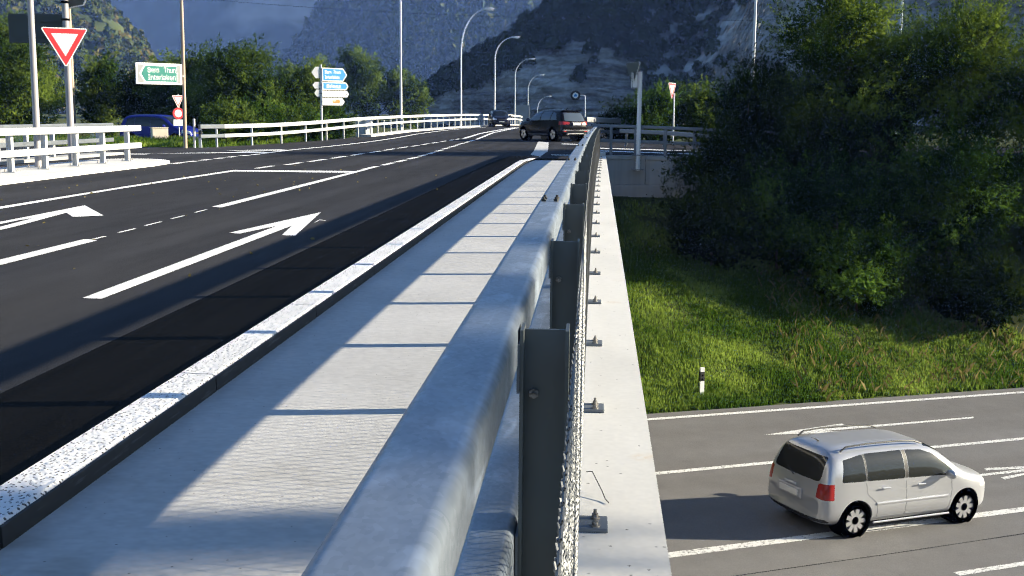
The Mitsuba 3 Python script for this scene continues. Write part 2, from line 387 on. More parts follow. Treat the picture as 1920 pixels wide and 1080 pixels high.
up_mark([(-4.17, 9.31), (-4.25, 15.68), (-4.44, 14.58), (-4.60, 14.66), (-4.17, 17.96), (-3.69, 14.46), (-3.87, 14.48), (-4.06, 15.77), (-4.0, 9.29)], name='lane_arrow', dz=.006)
up_mark([(-7.95, 12.6), (-8.12, 15.7), (-8.22, 18.6), (-7.16, 16.83), (-7.49, 16.53), (-7.89, 17.2), (-7.60, 15.0), (-7.45, 12.6), (-7.62, 12.6), (-7.78, 15.01), (-7.95, 16.3), (-7.99, 15.9), (-7.80, 12.6)], name='lane_arrow', dz=.006)
for a, b, x in ((32.05, 33.83, -6.2), (34.57, 36.38, -6.16), (36.89, 38.74, -6.14), (39.41, 41.31, -6.14), (42.06, 43.85, -6.18), (44.83, 46.45, -6.22), (47.82, 49.81, -6.32), (50.9, 52.9, -6.43),
                (53.85, 55.9, -6.5), (56.72, 58.7, -6.59), (59.74, 61.6, -6.66), (62.5, 64.4, -6.69), (65.2, 67.2, -6.7)):
    up_mark([(x - .09, a), (x + .09, a), (x + .10, b), (x - .08, b)], name='lane_dash')
for a, b, x in ((31.73, 33.33, -9.14), (33.95, 35.76, -8.92), (36.38, 38.6, -8.81), (39.32, 41.5, -8.73), (42.29, 44.4, -8.66), (45.3, 47.5, -8.58), (48.4, 50.7, -8.55), (51.5, 54.0, -8.47),
                (54.6, 56.8, -8.36), (57.5, 59.8, -8.30), (60.4, 62.6, -8.2), (63.2, 65.2, -8.09), (66, 67.6, -7.95), (68.2, 69.7, -7.85)):
    up_mark([(x - .09, a), (x + .09, a), (x + .11, b), (x - .07, b)], name='lane_dash')
for a, b, x in ((33.88, 34.93, -12.28), (35.17, 35.98, -12.28), (36.48, 37.3, -12.28), (37.91, 38.7, -12.28), (39.23, 40.0, -12.27), (40.5, 41.4, -12.22), (41.8, 42.7, -12.18)):
    up_mark([(x - .12, a), (x + .12, a), (x + .12, b), (x - .12, b)], name='lane_dash')
up_mark([(-7.77, 70.3), (-7.5, 70.4), (-7.75, 83.0), (-6.9, 107.2), (-7.15, 111.2), (-8.0, 84)], name='lane_line')
up_mark([(-6.80, 68.6), (-6.62, 68.6), (-7.05, 84.9), (-6.56, 105.85), (-6.80, 111.2), (-7.28, 85)], name='lane_line')
up_mark(lline([43, 48, 53, 60, 66, 73, 80, 90, 100, 112], [-12.2, -12.25, -11.95, -11.75, -11.7, -11.75, -11.9, -11.6, -10.9, -9.9], .22), name='edge_line')
up_mark([(-16.0, 41.9), (-12.9, 43.5), (-12.3, 43.8), (-12.3, 44.6), (-12.9, 45.0), (-14.43, 46.0), (-13.2, 44.7), (-14.4, 43.4)], name='hatched_wedge')
up_mark([(-14.56, 46.2), (-12.4, 46.6), (-12.35, 47.4), (-12.84, 48.0)], name='hatched_wedge')
up_mark([(-16.9, 40.6), (-15.8, 40.9), (-15.8, 41.6), (-16.9, 41.3)], name='lane_dash')
for a, b, x in ((13.7, 14.05, -5.96), (14.49, 15.03, -5.97), (15.42, 16.03, -5.99), (16.49, 17.0, -6.01), (17.6, 18.12, -6.04)):
    up_mark([(x - .025, a), (x + .02, a), (x + .02, b), (x - .025, b)], name='setting_out_mark')
up_mark(lline([-8, 10, 25, 36, 39, 41.5, 43.2], [-2.79, -2.79, -2.79, -2.79, -2.74, -2.65, -2.55], .82), name='dark_strip', m='m_dark_strip', dz=.003)  # near-black ridged strip laid along the kerb
up_mark([(-3.88, 16.27), (-3.90, 16.7), (-3.78, 16.6), (-3.78, 16.55), (-3.88, 16.62), (-3.86, 16.27)], name='setting_out_mark')
up_mark([(-1.53, 44.85), (-1.53, 45.4), (-.6, 45.4), (-.6, 44.85)], name='stop_line')
up_mark([(-1.55, 61.2), (-1.55, 62.4), (-.3, 61.6), (-.3, 60.6)], name='stop_line')
up_mark([(.35, 50.4), (.35, 51.4), (4.5, 48.2), (4.5, 47.3)], name='edge_line')
up_mark([(.35, 54.4), (.35, 55.6), (6.5, 51.2), (6.5, 50.3)], name='edge_line')

# ------------------------------------------------------------------ bridge body
yb = np.linspace(-6, 46.4, 30)
def strip(x0f, x1f, z, y0, y1, z0, n=24):
    """a slab along y whose sides follow x0f(y), x1f(y), top z, bottom z0"""
    y = np.linspace(y0, y1, n)
    a, b = np.broadcast_to(x0f(y), y.shape), np.broadcast_to(x1f(y), y.shape)
    v = np.concatenate([np.stack([a, y, 0 * y + z0], 1), np.stack([b, y, 0 * y + z0], 1), np.stack([b, y, 0 * y + z], 1), np.stack([a, y, 0 * y + z], 1)])
    f = []
    for i in range(n - 1):
        for p, q in ((0, 1), (1, 2), (2, 3), (3, 0)):
            f.append([p * n + i, q * n + i, q * n + i + 1, p * n + i + 1])
    for e in (0, n - 1): f.append([e, n + e, 2 * n + e, 3 * n + e])
    m = trimesh.Trimesh(v, np.vstack([np.array(f)[:, [0, 1, 2]], np.array(f)[:, [0, 2, 3]]]), process=False)
    m.fix_normals()
    return m
br = thing('bridge', kind='structure')
part(br, 'deck', bx(-17.2, -.22, -6, 46.2, -1.25, -.012), 'm_concrete')
part(br, 'walkway', strip(lambda y: -2.136 + 0 * y + .22 * S(36, 43, y) * 0, lambda y: -.10 + bend(y), 0.0, -6, 41.5, -.3), 'm_walkway')
part(br, 'coping', strip(lambda y: -.098 + bend(y), lambda y: .285 + .0062 * y, .002, -6, 46.2, -1.1), 'm_coping')
part(br, 'abutment', bx(-30, 2.9, 46.9, 48.5, -8, -.02), 'm_concrete')
part(br, 'abutment', bx(-30, 6, -12, -6.02, -8, -.02), 'm_concrete')
for x0 in (-13, -6, -1.9):
    part(br, 'girder', bx(x0, x0 + .9, -6, 46.2, -2.0, -1.253), 'm_concrete')
# kerb: white coated concrete strip with a near-black face toward the walkway, pieces 2.5 m long
def kerb_x(y): return .30 * S(37.5, 44.4, y)
y0 = -6.0
while y0 < 44.0:
    y1 = min(y0 + 2.48, 44.4)
    yk = np.linspace(y0, y1, 5)
    path = np.stack([-2.25 + kerb_x(yk), yk, 0 * yk], 1)
    zt = .10 - .05 * S(38, 44, y1)
    part(br, 'kerb', sweep([(-.108, -.05), (.098, -.05), (.104, zt - .012), (.092, zt), (-.095, zt + .004), (-.108, zt - .012)], path), 'm_kerb')
    path2 = path + [0, 0, 0]
    part(br, 'kerb_joint_face', sweep([(.1045, -.05), (.118, -.05), (.114, zt - .018), (.1055, zt - .014)], path2), 'm_kerb_dark')
    y0 += 2.5
part(br, 'gutter_slab', flat([(-2.96, 65.5), (-2.33, 64.6), (-1.82, 49.51), (-1.86, 43.2), (-2.32, 44.9), (-2.41, 49.3)], lambda x, y: zr(y) + .008), 'm_walkway')

# ------------------------------------------------------------------ near railing
NP = 24
SP = 1.85
PY = [2.58 + SP * k for k in range(-2, NP)]
rl = thing('bridge_railing', 'long galvanised steel bridge railing with wide box rails and wire mesh along the walkway', 'railing')
def railx(y): return .00016 * np.asarray(y, float) ** 2 + .0008 * np.asarray(y, float)
# top rail segments
edges = [-2.4, 6.22, 11.77, 17.32, 22.87, 28.42, 33.97, 39.52, 46.3]
TOP, LOW = rrect(-.288, -.156, 1.03, 1.15, .024, 6), rrect(-.275, -.160, .47, .68, .022, 4)
for a, b in zip(edges[:-1], edges[1:]):
    yk = np.linspace(a + .004, b - .004, 24)
    pth = np.stack([railx(yk), yk, 0 * yk], 1)
    part(rl, 'top_rail', sweep(TOP, pth), 'm_galv', smooth=35)
    part(rl, 'lower_rail', sweep(LOW, pth), 'm_galv', smooth=35)
bolt_head = mikit.ply(cat(cyl((0, 0, 0), (0, 0, .012), .013, 6), cyl((0, 0, .012), (0, 0, .022), .007, 8)), 'm_dark_bolt')
for e in edges[1:-1]:
    for dx in (-.255, -.19):
        for dy in (-.085, .075):
            part(rl, 'splice_bolt', bolt_head, None, tw=T().translate([float(railx(e)) + dx, e + dy, 1.1505]))
# posts: H section with the web facing along the bridge
post_m = man(m3.Manifold.batch_boolean([m3.Manifold.cube((.008, .10, 1.11)).translate((-.152, -.05, .02)), m3.Manifold.cube((.008, .10, 1.11)).translate((-.052, -.05, .02)),
                                        m3.Manifold.cube((.094, .010, 1.105)).translate((-.145, -.005, .02))], m3.OpType.Add))
post_d = mikit.ply(post_m, 'm_post')
baseplate_d = mikit.ply(cham(-.20, .085, -.075, .075, .002, .020, .003), 'm_steel_blue')
anchor_d = mikit.ply(cat(cyl((0, 0, .02), (0, 0, .026), .020, 12), cyl((0, 0, .026), (0, 0, .040), .0125, 6), cyl((0, 0, .040), (0, 0, .056), .007, 8)), 'm_bolt')
webbolt_d = mikit.ply(cat(cyl((0, -.004, 0), (0, -.016, 0), .012, 6), cyl((0, -.016, 0), (0, -.030, 0), .006, 8)), 'm_bolt')
zb_ = []
for k, y in enumerate(PY):
    x = float(railx(y))
    part(rl, 'post', post_d, None, tw=T().translate([x, y, 0]))
    bp = part(rl, 'base_plate', baseplate_d, None, tw=T().translate([x, y, 0]))
    for dy in (-.045, .045):
        part(bp, 'anchor_bolt', anchor_d, None, tw=T().translate([x + .035, y + dy, 0]))
    if y < 22:
        for dz in (.98, .52):
            part(rl, 'web_bolt', webbolt_d, None, tw=T().translate([x - .122, y - .001, dz]))
        # bracket that carries the rails
        part(rl, 'rail_bracket', cat(bx(x - .158, x - .1522, y - .06, y + .06, .44, .66), bx(x - .158, x - .1522, y - .06, y + .06, .99, 1.10)), 'm_steel_blue')
# perforated bracket below the lower rail
holes = unary_union([Polygon([(-.0 + .014 * math.cos(a), z + .014 * math.sin(a)) for a in np.linspace(0, 2 * math.pi, 15)[:-1]]) for z in (.0, .042, .084)])
pb = plate(sbox(-.024, -.03, .024, .125).difference(holes), .006)
for y in (3.25, 8.9):
    m = pb.copy(); m.apply_translation((-.232, y, .545)); part(rl, 'perforated_bracket', m, 'm_post')
# wire mesh on the road-facing side of the outer flange, one panel per bay
def wire_panel(y0, y1, z0, z1, pitch, r, wob, n=4, fine=False):
    segs_v, segs_f, off = [], [], 0
    L, Hh = y1 - y0, z1 - z0
    ang = np.arange(n) * 2 * np.pi / n
    lines = []
    step = pitch * math.sqrt(2)
    c = -Hh
    while c < L:
        a0, a1 = max(c, 0), min(c + Hh, L)
        if a1 - a0 > .01:
            lines.append(((a0, a0 - c), (a1, a1 - c)))
            lines.append(((L - a0, a0 - c), (L - a1, a1 - c)))
        c += step
    for k, ((ya, za), (yb_, zb2)) in enumerate(lines):
        m = max(2, int(abs(yb_ - ya) / step * 2) + 1) if fine else 2
        s = np.linspace(0, 1, m)
        sgn = 1 if k % 2 else -1
        xo = (wob * np.cos(np.pi * np.arange(m)) * sgn) if fine else np.full(m, .0025 * sgn)
        p = np.stack([xo, y0 + ya + (yb_ - ya) * s, z0 + za + (zb2 - za) * s], 1)
        if fine:
            p[:, 1] += .004 * np.sin(k * 2.3 + s * 40); p[:, 2] += .004 * np.cos(k * 1.7 + s * 37)
        mm = tube(p, r, n, caps=False)
        segs_v.append(mm.vertices); segs_f.append(mm.faces + off); off += len(mm.vertices)
    return np.vstack(segs_v), np.vstack(segs_f)
for k, (a, b) in enumerate(zip(PY[:-1], PY[1:])):
    for z0_, z1_, pitch, r_ in ((.03, .56, .046, .0019), (.57, 1.09, .024, .0019)):
        v, f = wire_panel(a + .005, b - .005, z0_, z1_, pitch, r_, .0045 if pitch > .03 else .003, 3, fine=(k < 4))
        v[:, 0] += railx(v[:, 1]) - .032
        part(rl, 'mesh_panel', (v, f), 'm_wire', kind='stuff')
    for z in (.04, .55, 1.085):
        part(rl, 'tension_wire', cyl((float(railx(a)) - .03, a, z), (float(railx(b)) - .03, b, z), .003, 5), 'm_wire')
tp = [(.005, 5.05, .03), (.03, 4.96, .06), (.07, 4.80, .03), (.085, 4.74, .012), (.10, 4.70, .008)]
solo('wire_offcut', tube(tp, .0022, 5), 'm_dark_bolt', 'thin dark bent wire end lying on the pale coping beside the mesh', 'wire')
#@@STREET
# ------------------------------------------------------------------ left island, railings
isl = thing('traffic_island', 'long pale concrete island between the lanes under the white railing', 'traffic island')
ipts = [(-12.02, -6), (-12.06, 23), (-12.2, 28), (-12.22, 32.3), (-12.4, 34.0), (-13.0, 34.9), (-14.1, 35.2), (-14.7, 34.2), (-14.8, -6)]
im = trimesh.creation.extrude_polygon(Polygon(ipts).buffer(-.16), .11, engine='earcut'); im.apply_translation((0, 0, .05))
part(isl, 'slab', im, 'm_walkway')
ring = Polygon(ipts).difference(Polygon(ipts).buffer(-.15))
cuts = [-6, 14, 18, 21, 23, 25, 27, 29, 31, 33, 40]
for a, b in zip(cuts[:-1], cuts[1:]):
    g = ring.intersection(sbox(-20, a + .006, -8, b - .006))
    for q in getattr(g, 'geoms', [g]):
        if q.area > .01:
            k = trimesh.creation.extrude_polygon(q, .105, engine='earcut'); k.apply_translation((0, 0, .05))
            part(isl, 'kerb_stone', k, 'm_kerb')

hpost = man(m3.Manifold.batch_boolean([m3.Manifold.cube((.010, .12, 1.0)).translate((-.06, -.06, 0)), m3.Manifold.cube((.010, .12, 1.0)).translate((.05, -.06, 0)), m3.Manifold.cube((.10, .010, 1.0)).translate((-.05, -.005, 0))], m3.OpType.Add))
hpost_d = mikit.ply(hpost, 'm_steel_white')
hplate_d = mikit.ply(cham(-.15, .15, -.12, .12, 0, .018, .004), 'm_steel_white')
nut_d = mikit.ply(cat(cyl((0, 0, .0), (0, 0, .03), .018, 6), cyl((0, 0, .03), (0, 0, .07), .010, 6)), 'm_bolt')
ll = thing('island_railing', 'bright two-beam steel railing on the concrete island, ending beside the grass verge', 'railing')
ya, yb2 = -4.0, 33.75
for i, (a, b) in enumerate(((-4, 8), (8.01, 20), (20.01, 27.2), (27.21, 33.75))):
    pth = np.array([(-13.22, y, 0) for y in np.linspace(a, b, 4)])
    part(ll, 'top_beam', sweep(rrect(-.05, .10, 1.01, 1.18, .03, 3), pth), 'm_steel_white', smooth=35)
    part(ll, 'lower_beam', sweep(rrect(-.05, .10, .52, .68, .03, 3), pth), 'm_steel_white', smooth=35)
for k in range(12):
    y = 33.2 - 1.72 * k
    part(ll, 'post', hpost_d, None, tw=T().translate([-13.34, y, .16]))
    bp = part(ll, 'base_plate', hplate_d, None, tw=T().translate([-13.34, y, .161]))
    if k < 5:
        for dx, dy in ((.11, -.08), (.11, .08), (-.11, -.08)):
            part(bp, 'anchor_nut', nut_d, None, tw=T().translate([-13.34 + dx, y + dy, .179]))
lr2 = thing('edge_railing', 'slim two-beam railing with clear panels behind the island railing, along the far bridge edge', 'railing')
for k in range(14):
    y = 39.2 - 1.72 * k
    part(lr2, 'post', hpost_d, None, tw=T().translate([-16.75, y, .10]))
    if k < 13:
        part(lr2, 'clear_panel', bx(-16.86, -16.85, y - 1.66, y - .06, .15, 1.0), 'm_glass_panel')
pth = np.array([(-16.66, y, 0) for y in np.linspace(15, 40.2, 4)])
part(lr2, 'top_beam', sweep(rrect(-.03, .05, 1.02, 1.17, .02, 3), pth), 'm_steel_blue', smooth=35)
part(lr2, 'lower_beam', sweep(rrect(-.03, .05, .52, .66, .02, 3), pth), 'm_steel_blue', smooth=35)
solo('edge_kerb', cham(-17.2, -16.45, -6, 40.6, .05, .15, .01), 'm_concrete', kind='structure')
solo('lane_divider', cham(-24.3, -23.9, 20, 47, 0.02, .42, .05), 'm_concrete', 'low pale concrete barrier far behind the two left railings', 'barrier')

# ------------------------------------------------------------------ guard railing along the far side of the road
r3 = thing('roadside_railing', 'long white two-beam guard railing curving along the far side of the road', 'railing')
def path3(a, b, n=20): 
    y = np.linspace(a, b, n)
    return np.stack([rail3_x(y), y, zr(y) + .22 * S(52, 74, y)], 1)
cuts = [48.7, 50.6, 58, 66, 74, 82, 92, 104, 118, 134, 150]
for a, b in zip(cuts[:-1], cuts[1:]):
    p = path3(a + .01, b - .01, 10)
    dark = a < 49  # first beams take darker steel: their shade is put into the colour
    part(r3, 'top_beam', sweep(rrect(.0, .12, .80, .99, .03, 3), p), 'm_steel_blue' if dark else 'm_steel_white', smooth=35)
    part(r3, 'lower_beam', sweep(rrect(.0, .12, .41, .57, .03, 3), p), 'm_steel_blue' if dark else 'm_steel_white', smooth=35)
y = 50.2
spost_d = mikit.ply(cham(-.04, .04, -.05, .05, 0, .97, .008), 'm_steel_white')
while y < 149:
    part(r3, 'post', spost_d, None, tw=T().translate([float(rail3_x(y)) - .06, y, float(zr(y)) - .02]))
    y += 3.5 if y < 74 else 2.25
# kerb under it beyond the bushes
p = path3(72, 150, 30) * 1.0 + [.35, 0, -.22]
solo('far_kerb', sweep([(-.5, -.1), (.25, -.1), (.25, .10), (.22, .12), (-.5, .12)], p), 'm_walkway', kind='structure')

# ------------------------------------------------------------------ poles and signs, left
def vpole(p, name, mesh_list): pass
ta = thing('lamp_post', 'tall pale grey lamp post on the concrete island, farthest to the left', 'lamp post')
part(ta, 'pole', tube([(-13.78, 28.6, .16), (-13.78, 28.6, 5), (-13.78, 28.6, 10.5)], [.084, .072, .055], 16), 'm_mast', smooth=40)
bp = part(ta, 'base_plate', cham(-14.0, -13.56, 28.38, 28.82, .161, .185, .004), 'm_steel_white')
for dx, dy in ((.17, -.17), (-.17, -.17), (.17, .17), (-.17, .17)):
    part(bp, 'anchor_nut', nut_d, None, tw=T().translate([-13.78 + dx, 28.6 + dy, .185]))
part(ta, 'lamp_head', tube([(-13.78, 28.6, 10.4), (-13.2, 28.6, 10.9), (-12.4, 28.6, 11.0), (-11.6, 28.6, 11.05)], [.06, .05, .06, .09], 10), 'm_lamp', smooth=40)
def tri_poly(side, r=.05, down=True):
    h = side * math.sqrt(3) / 2
    p = Polygon([(-side / 2, h / 3), (side / 2, h / 3), (0, -2 * h / 3)])
    return p.buffer(-r).buffer(r, 6)
def yield_sign(par, x, y, z, side, rz=0, depth=.03):
    W = T().translate([x, y, z]).rotate([0, 0, 1], rz)
    o = tri_poly(side, .05)
    part(par, 'sign_plate', plate(o, depth), 'm_sign_white', tw=W)
    a, b = o.buffer(-.022 * side), o.buffer(-.125 * side)
    part(par, 'red_border', plate(a.difference(b), .003), 'm_sign_red', tw=W @ T().translate([0, -.003, 0]))
    part(par, 'back_face', plate(o.buffer(-.004), .003), 'm_sign_back', tw=W @ T().translate([0, depth, 0]))
tb = thing('sign_mast', 'thick grey sign mast behind the left railings carrying dark sign backs', 'sign mast')
part(tb, 'pole', tube([(-15.62, 34.6, .1), (-15.62, 34.6, 3), (-15.62, 34.6, 7.5)], [.105, .10, .09], 18), 'm_mast', smooth=40)
for z in (3.75, 4.25, 4.75):
    part(tb, 'clamp', lathe([(.10, -.03), (.12, -.03), (.12, .03), (.10, .03)], 20).apply_transform(trimesh.transformations.rotation_matrix(math.pi / 2, (1, 0, 0))).apply_translation((-15.62, 34.6, z)), 'm_steel_white')
def board(par, name, x0, x1, y, z0, z1, m='m_sign_back', rz=0):
    c = ((x0 + x1) / 2, y, (z0 + z1) / 2)
    return part(par, name, cham(-(x1 - x0) / 2, (x1 - x0) / 2, -.03, .03, -(z1 - z0) / 2, (z1 - z0) / 2, .008), m, tw=T().translate(list(c)).rotate([0, 0, 1], rz))
sb1 = thing('sign_board', 'large dark back of a direction board to the left of the yield sign', 'sign')
board(sb1, 'panel', -17.5, -15.78, 34.9, 3.58, 4.44, rz=3)
part(sb1, 'stiffener', bx(-17.4, -15.8, 34.82, 34.86, 3.75, 3.80), 'm_sign_back'); part(sb1, 'stiffener', bx(-17.4, -15.8, 34.82, 34.86, 4.2, 4.25), 'm_sign_back')
sb2 = thing('sign_board', 'dark back of a direction board at the top of the thick mast, right of it', 'sign')
pg = Polygon([(0, 0), (.62, .12), (.80, .48), (.80, .9), (0, .9)])
part(sb2, 'panel', plate(pg, .05).apply_translation((-15.78, 34.86, 4.56)), 'm_sign_back')
part(sb2, 'rim', plate(pg.difference(pg.buffer(-.035)), .012).apply_translation((-15.78, 34.846, 4.56)), 'm_steel_white')
ys_ = thing('yield_sign', 'large red and white yield triangle on the thick grey sign mast', 'sign')
yield_sign(ys_, -15.50, 34.22, 3.60, 1.34, rz=33)
part(ys_, 'bracket', bx(-15.58, -15.46, 34.33, 34.50, 3.3, 3.9), 'm_steel_white')
tc = thing('wooden_pole', 'brown wooden pole rising from the trees behind the sign mast', 'pole')
part(tc, 'shaft', tube([(-33.64, 75, -.3), (-33.62, 75, 6), (-33.6, 75, 12)], [.15, .13, .11], 12), 'm_rusty_pole', smooth=40)

def lettering(par, text, h, x, y, z, m, rz=0, bold=True, name='lettering', depth=.004, width=None):
    tm = meshkit.text_mesh(text, h, depth, bold)
    if width:
        w = tm.bounds[1, 0] - tm.bounds[0, 0]
        tm.vertices[:, 0] = (tm.vertices[:, 0] - tm.bounds[0, 0]) * width / w
    v = tm.vertices.copy()
    tm.vertices = np.stack([v[:, 0], depth - v[:, 2] - depth, v[:, 1]], 1)
    tm.fix_normals()
    part(par, name, tm, m, tw=T().translate([x, y, z]).rotate([0, 0, 1], rz))
td = thing('direction_sign', 'green and white direction board pointing left on a brown pole beside the grass verge', 'sign')
YD = 48.5
part(td, 'pole', tube([(-16.98, YD, 0), (-16.96, YD, 4.2), (-16.95, YD, 8.5)], [.082, .075, .055], 14), 'm_rusty_pole', smooth=40)
WB = T().translate([-16.95, YD - .06, 0]).rotate([0, 0, 1], 47).scale([.74, 1, 1])
part(td, 'frame', cham(-2.85, -.12, -.05, .01, 2.66, 3.52, .012), 'm_sign_white', tw=WB)
part(td, 'grey_field', bx(-2.74, -.22, -.054, -.05, 2.73, 3.45), 'm_sign_grey', tw=WB)
pa = Polygon([(-2.66, 3.09), (-2.36, 3.43), (-.42, 3.43), (-.42, 2.75), (-2.36, 2.75)])
part(td, 'white_arrow', plate(pa, .003).apply_translation((0, -.058, 0)), 'm_sign_white', tw=WB)
pa2 = Polygon([(-2.56, 3.09), (-2.30, 3.40), (-.45, 3.40), (-.45, 2.78), (-2.30, 2.78)])
part(td, 'green_arrow', plate(pa2, .003).apply_translation((0, -.062, 0)), 'm_sign_green', tw=WB)
def btext(s_, h, x, z, width):
    tm = meshkit.text_mesh(s_, h, .004, False)
    v = tm.vertices.copy(); v[:, 0] = (v[:, 0] - v[:, 0].min()) * width / np.ptp(v[:, 0])
    tm.vertices = np.stack([v[:, 0] + x, -.0625 - v[:, 2], v[:, 1] + z], 1); tm.fix_normals()
    part(td, 'lettering', tm, 'm_sign_white', tw=WB)
btext('Bern', .21, -2.16, 3.14, .66); btext('Thun', .21, -1.22, 3.14, .70); btext('Interlaken', .21, -2.16, 2.85, 1.64)
part(td, 'bracket', bx(-.13, .02, -.03, .02, 3.0, 3.06), 'm_steel_white', tw=WB)

mp = thing('marker_post', 'short plain grey post just right of the brown sign pole', 'post')
part(mp, 'shaft', tube([(-16.72, 48.9, 0), (-16.72, 48.9, .7), (-16.72, 48.9, 1.25)], .05, 10), 'm_steel_white', smooth=40)
part(mp, 'cap', lathe([(0, .02), (.055, .0), (.055, -.03)], 12).apply_transform(trimesh.transformations.rotation_matrix(math.pi / 2, (1, 0, 0))).apply_translation((-16.72, 48.9, 1.27)), 'm_steel_white')

def delineator(label, x, y, z, h, rz=0):
    t = thing('delineator_post', label, 'delineator post')
    W = T().translate([x, y, z]).rotate([0, 0, 1], rz)
    w = .065
    body = m3.Manifold.extrude(m3.CrossSection([[(-w, -.04), (w, -.04), (w * .75, .045), (-w * .75, .045)]]), h).trim_by_plane((-.0, -.35, -1.0), -h * 1.0)
    part(t, 'shaft', man(body), 'm_sign_white', tw=W)
    part(t, 'black_band', cham(-w - .004, w + .004, -.044, .05, h * .55, h * .86, .004), 'm_black', tw=W)
    for dz in (.62, .74):
        part(t, 'reflector', lathe([(0, 0), (.026, 0), (.028, .008)], 14).apply_translation((0, -.052, h * dz)), 'm_sign_grey', tw=W)
delineator('slim black and white delineator post at the start of the roadside railing', -16.6, 49.3, -.05, .98)
pdl = LP(2.25, 10.42); zdl = float(ground_z(pdl[0], pdl[1]))
delineator('black and white delineator post standing in the sunlit grass above the lower road', pdl[0], pdl[1], zdl - .02, .86, 25)

def cabinet(label, x0, x1, y0, z0, z1, m, rz=32):
    t = thing('utility_cabinet', label, 'utility cabinet')
    W = T().translate([x0, y0, 0]).rotate([0, 0, 1], rz)
    x1, x0, y0 = (x1 - x0) * 1.12, 0.0, 0.0
    part(t, 'housing', cham(x0, x1, y0, y0 + .42, z0, z1, .01), m, tw=W)
    part(t, 'lid', cham(x0 - .03, x1 + .03, y0 - .04, y0 + .45, z1 + .002, z1 + .05, .012), m, tw=W)
    part(t, 'door', cham(x0 + .03, x1 - .03, y0 - .014, y0 - .002, z0 + .10, z1 - .05, .004), m, tw=W)
    part(t, 'handle', bx(x0 + .07, x0 + .10, y0 - .035, y0 - .015, (z0 + z1) / 2 - .05, (z0 + z1) / 2 + .08), 'm_black', tw=W)
cabinet('beige utility cabinet on the grass verge in front of the blue car', -22.75, -22.02, 60, -.25, .70, 'm_cabinet')
cabinet('left of the two white utility cabinets behind the roadside railing', -15.35, -14.93, 77.0, .0, 1.02, 'm_sign_white')
cabinet('right of the two white utility cabinets behind the roadside railing', -14.85, -14.38, 77.0, .0, 1.06, 'm_sign_white')

sm = thing('sign_post', 'slim post with small yield triangle, round red sign and white plate', 'sign')
part(sm, 'pole', cyl((-22.05, 62.1, -.3), (-22.05, 62.1, 2.5), .035, 8), 'm_steel_white')
yield_sign(sm, -22.03, 62.0, 2.20, .80, rz=58)
ang = np.linspace(0, 2 * np.pi, 29)[:-1]
disc = lambda r: Polygon(np.c_[r * np.cos(ang), r * np.sin(ang)])
Wd = T().translate([-22.03, 61.98, 1.47]).rotate([0, 0, 1], 40)
part(sm, 'round_plate', plate(disc(.31), .02), 'm_sign_red', tw=Wd); part(sm, 'round_face', plate(disc(.20), .004), 'm_sign_white', tw=Wd @ T().translate([0, -.004, 0]))
part(sm, 'text_plate', plate(sbox(-.26, -.17, .26, .17), .02), 'm_sign_white', tw=T().translate([-22.04, 61.98, .98]).rotate([0, 0, 1], 30))

# finger post
fp = thing('finger_post', 'post with stacked blue and white direction arms behind the roadside railing', 'sign')
YF = 63.6
part(fp, 'pole', cyl((-14.66, YF, 0), (-14.66, YF, 4.15), .062, 12), 'm_steel_white', smooth=40)
def finger(name, x0, x1, z0, z1, tip, m, inner=None, text=None, rz=0):
    rz = 40 if tip > 0 else 24
    w = (x1 - x0) / math.cos(math.radians(rz)); mid = (z1 - z0) / 2; hh = z1 - z0
    s = 1 if tip > 0 else -1
    xa, xb = (0, w)
    pgn = Polygon([(0, 0), (w - .35 * hh, 0), (w, mid), (w - .35 * hh, hh), (0, hh)]).buffer(-.03).buffer(.03)
    if s < 0: pgn = Polygon([(-x, y) for x, y in pgn.exterior.coords])
    W = T().translate([x0 if s > 0 else x1, YF - .06, z0]).rotate([0, 0, 1], rz)
    a = part(fp, name, plate(pgn, .04), 'm_sign_white', tw=W)
    if inner: part(a, 'coloured_field', plate(pgn.buffer(-.055), .004), inner, tw=W @ T().translate([0, -.004, 0]))
    return W, a
W, a = finger('arm', -14.58, -13.42, 3.26, 3.98, 1, 'w', 'm_sign_blue', rz=-4)
def ltext(a, W, s, h, x, z, width, m='m_sign_white'):
    tm = meshkit.text_mesh(s, h, .004, True)
    v = tm.vertices.copy(); v[:, 0] = (v[:, 0] - v[:, 0].min()) * width / np.ptp(v[:, 0])
    tm.vertices = np.stack([v[:, 0] + x, -.004 - v[:, 2] , v[:, 1] + z], 1); tm.fix_normals()
    part(a, 'lettering', tm, m, tw=W)
ltext(a, W, 'Bern  Thun', .17, .16, .42, .94); ltext(a, W, 'Interlaken', .17, .16, .14, .90)
W, a = finger('arm', -14.58, -13.36, 2.80, 3.22, 1, 'w', 'm_sign_blue', rz=-4)
ltext(a, W, 'Brienz', .20, .26, .11, .86)
W, a = finger('arm', -14.58, -13.34, 2.42, 2.76, 1, 'w', rz=-4)
pc = LineString([(1.38, .08), (1.48, .17), (1.38, .26)]).buffer(.012)
part(a, 'pointer', plate(pc, .004), 'm_black', tw=W @ T().translate([0, -.004, 0]))
W, a = finger('arm', -14.58, -13.55, 1.98, 2.38, 1, 'w', rz=-4)
part(a, 'orange_panel', plate(Polygon([(.55, .30), (.55, .26), (.80, .26), (.80, .22), (.60, .22), (.60, .12), (.98, .10), (1.10, .20), (.98, .32)]), .004), 'm_sign_orange', tw=W @ T().translate([0, -.004, 0]))
for z0, z1, x0 in ((3.42, 4.02, -15.12), (2.86, 3.22, -15.08), (2.44, 2.82, -15.0)):
    W, a = finger('rear_arm', x0, -14.73, z0, z1, -1, 'w', rz=6)
for z in (3.9, 3.05, 2.6, 2.15):
    part(fp, 'clamp', bx(-14.74, -14.58, YF - .075, YF + .07, z - .02, z + .02), 'm_steel_blue')

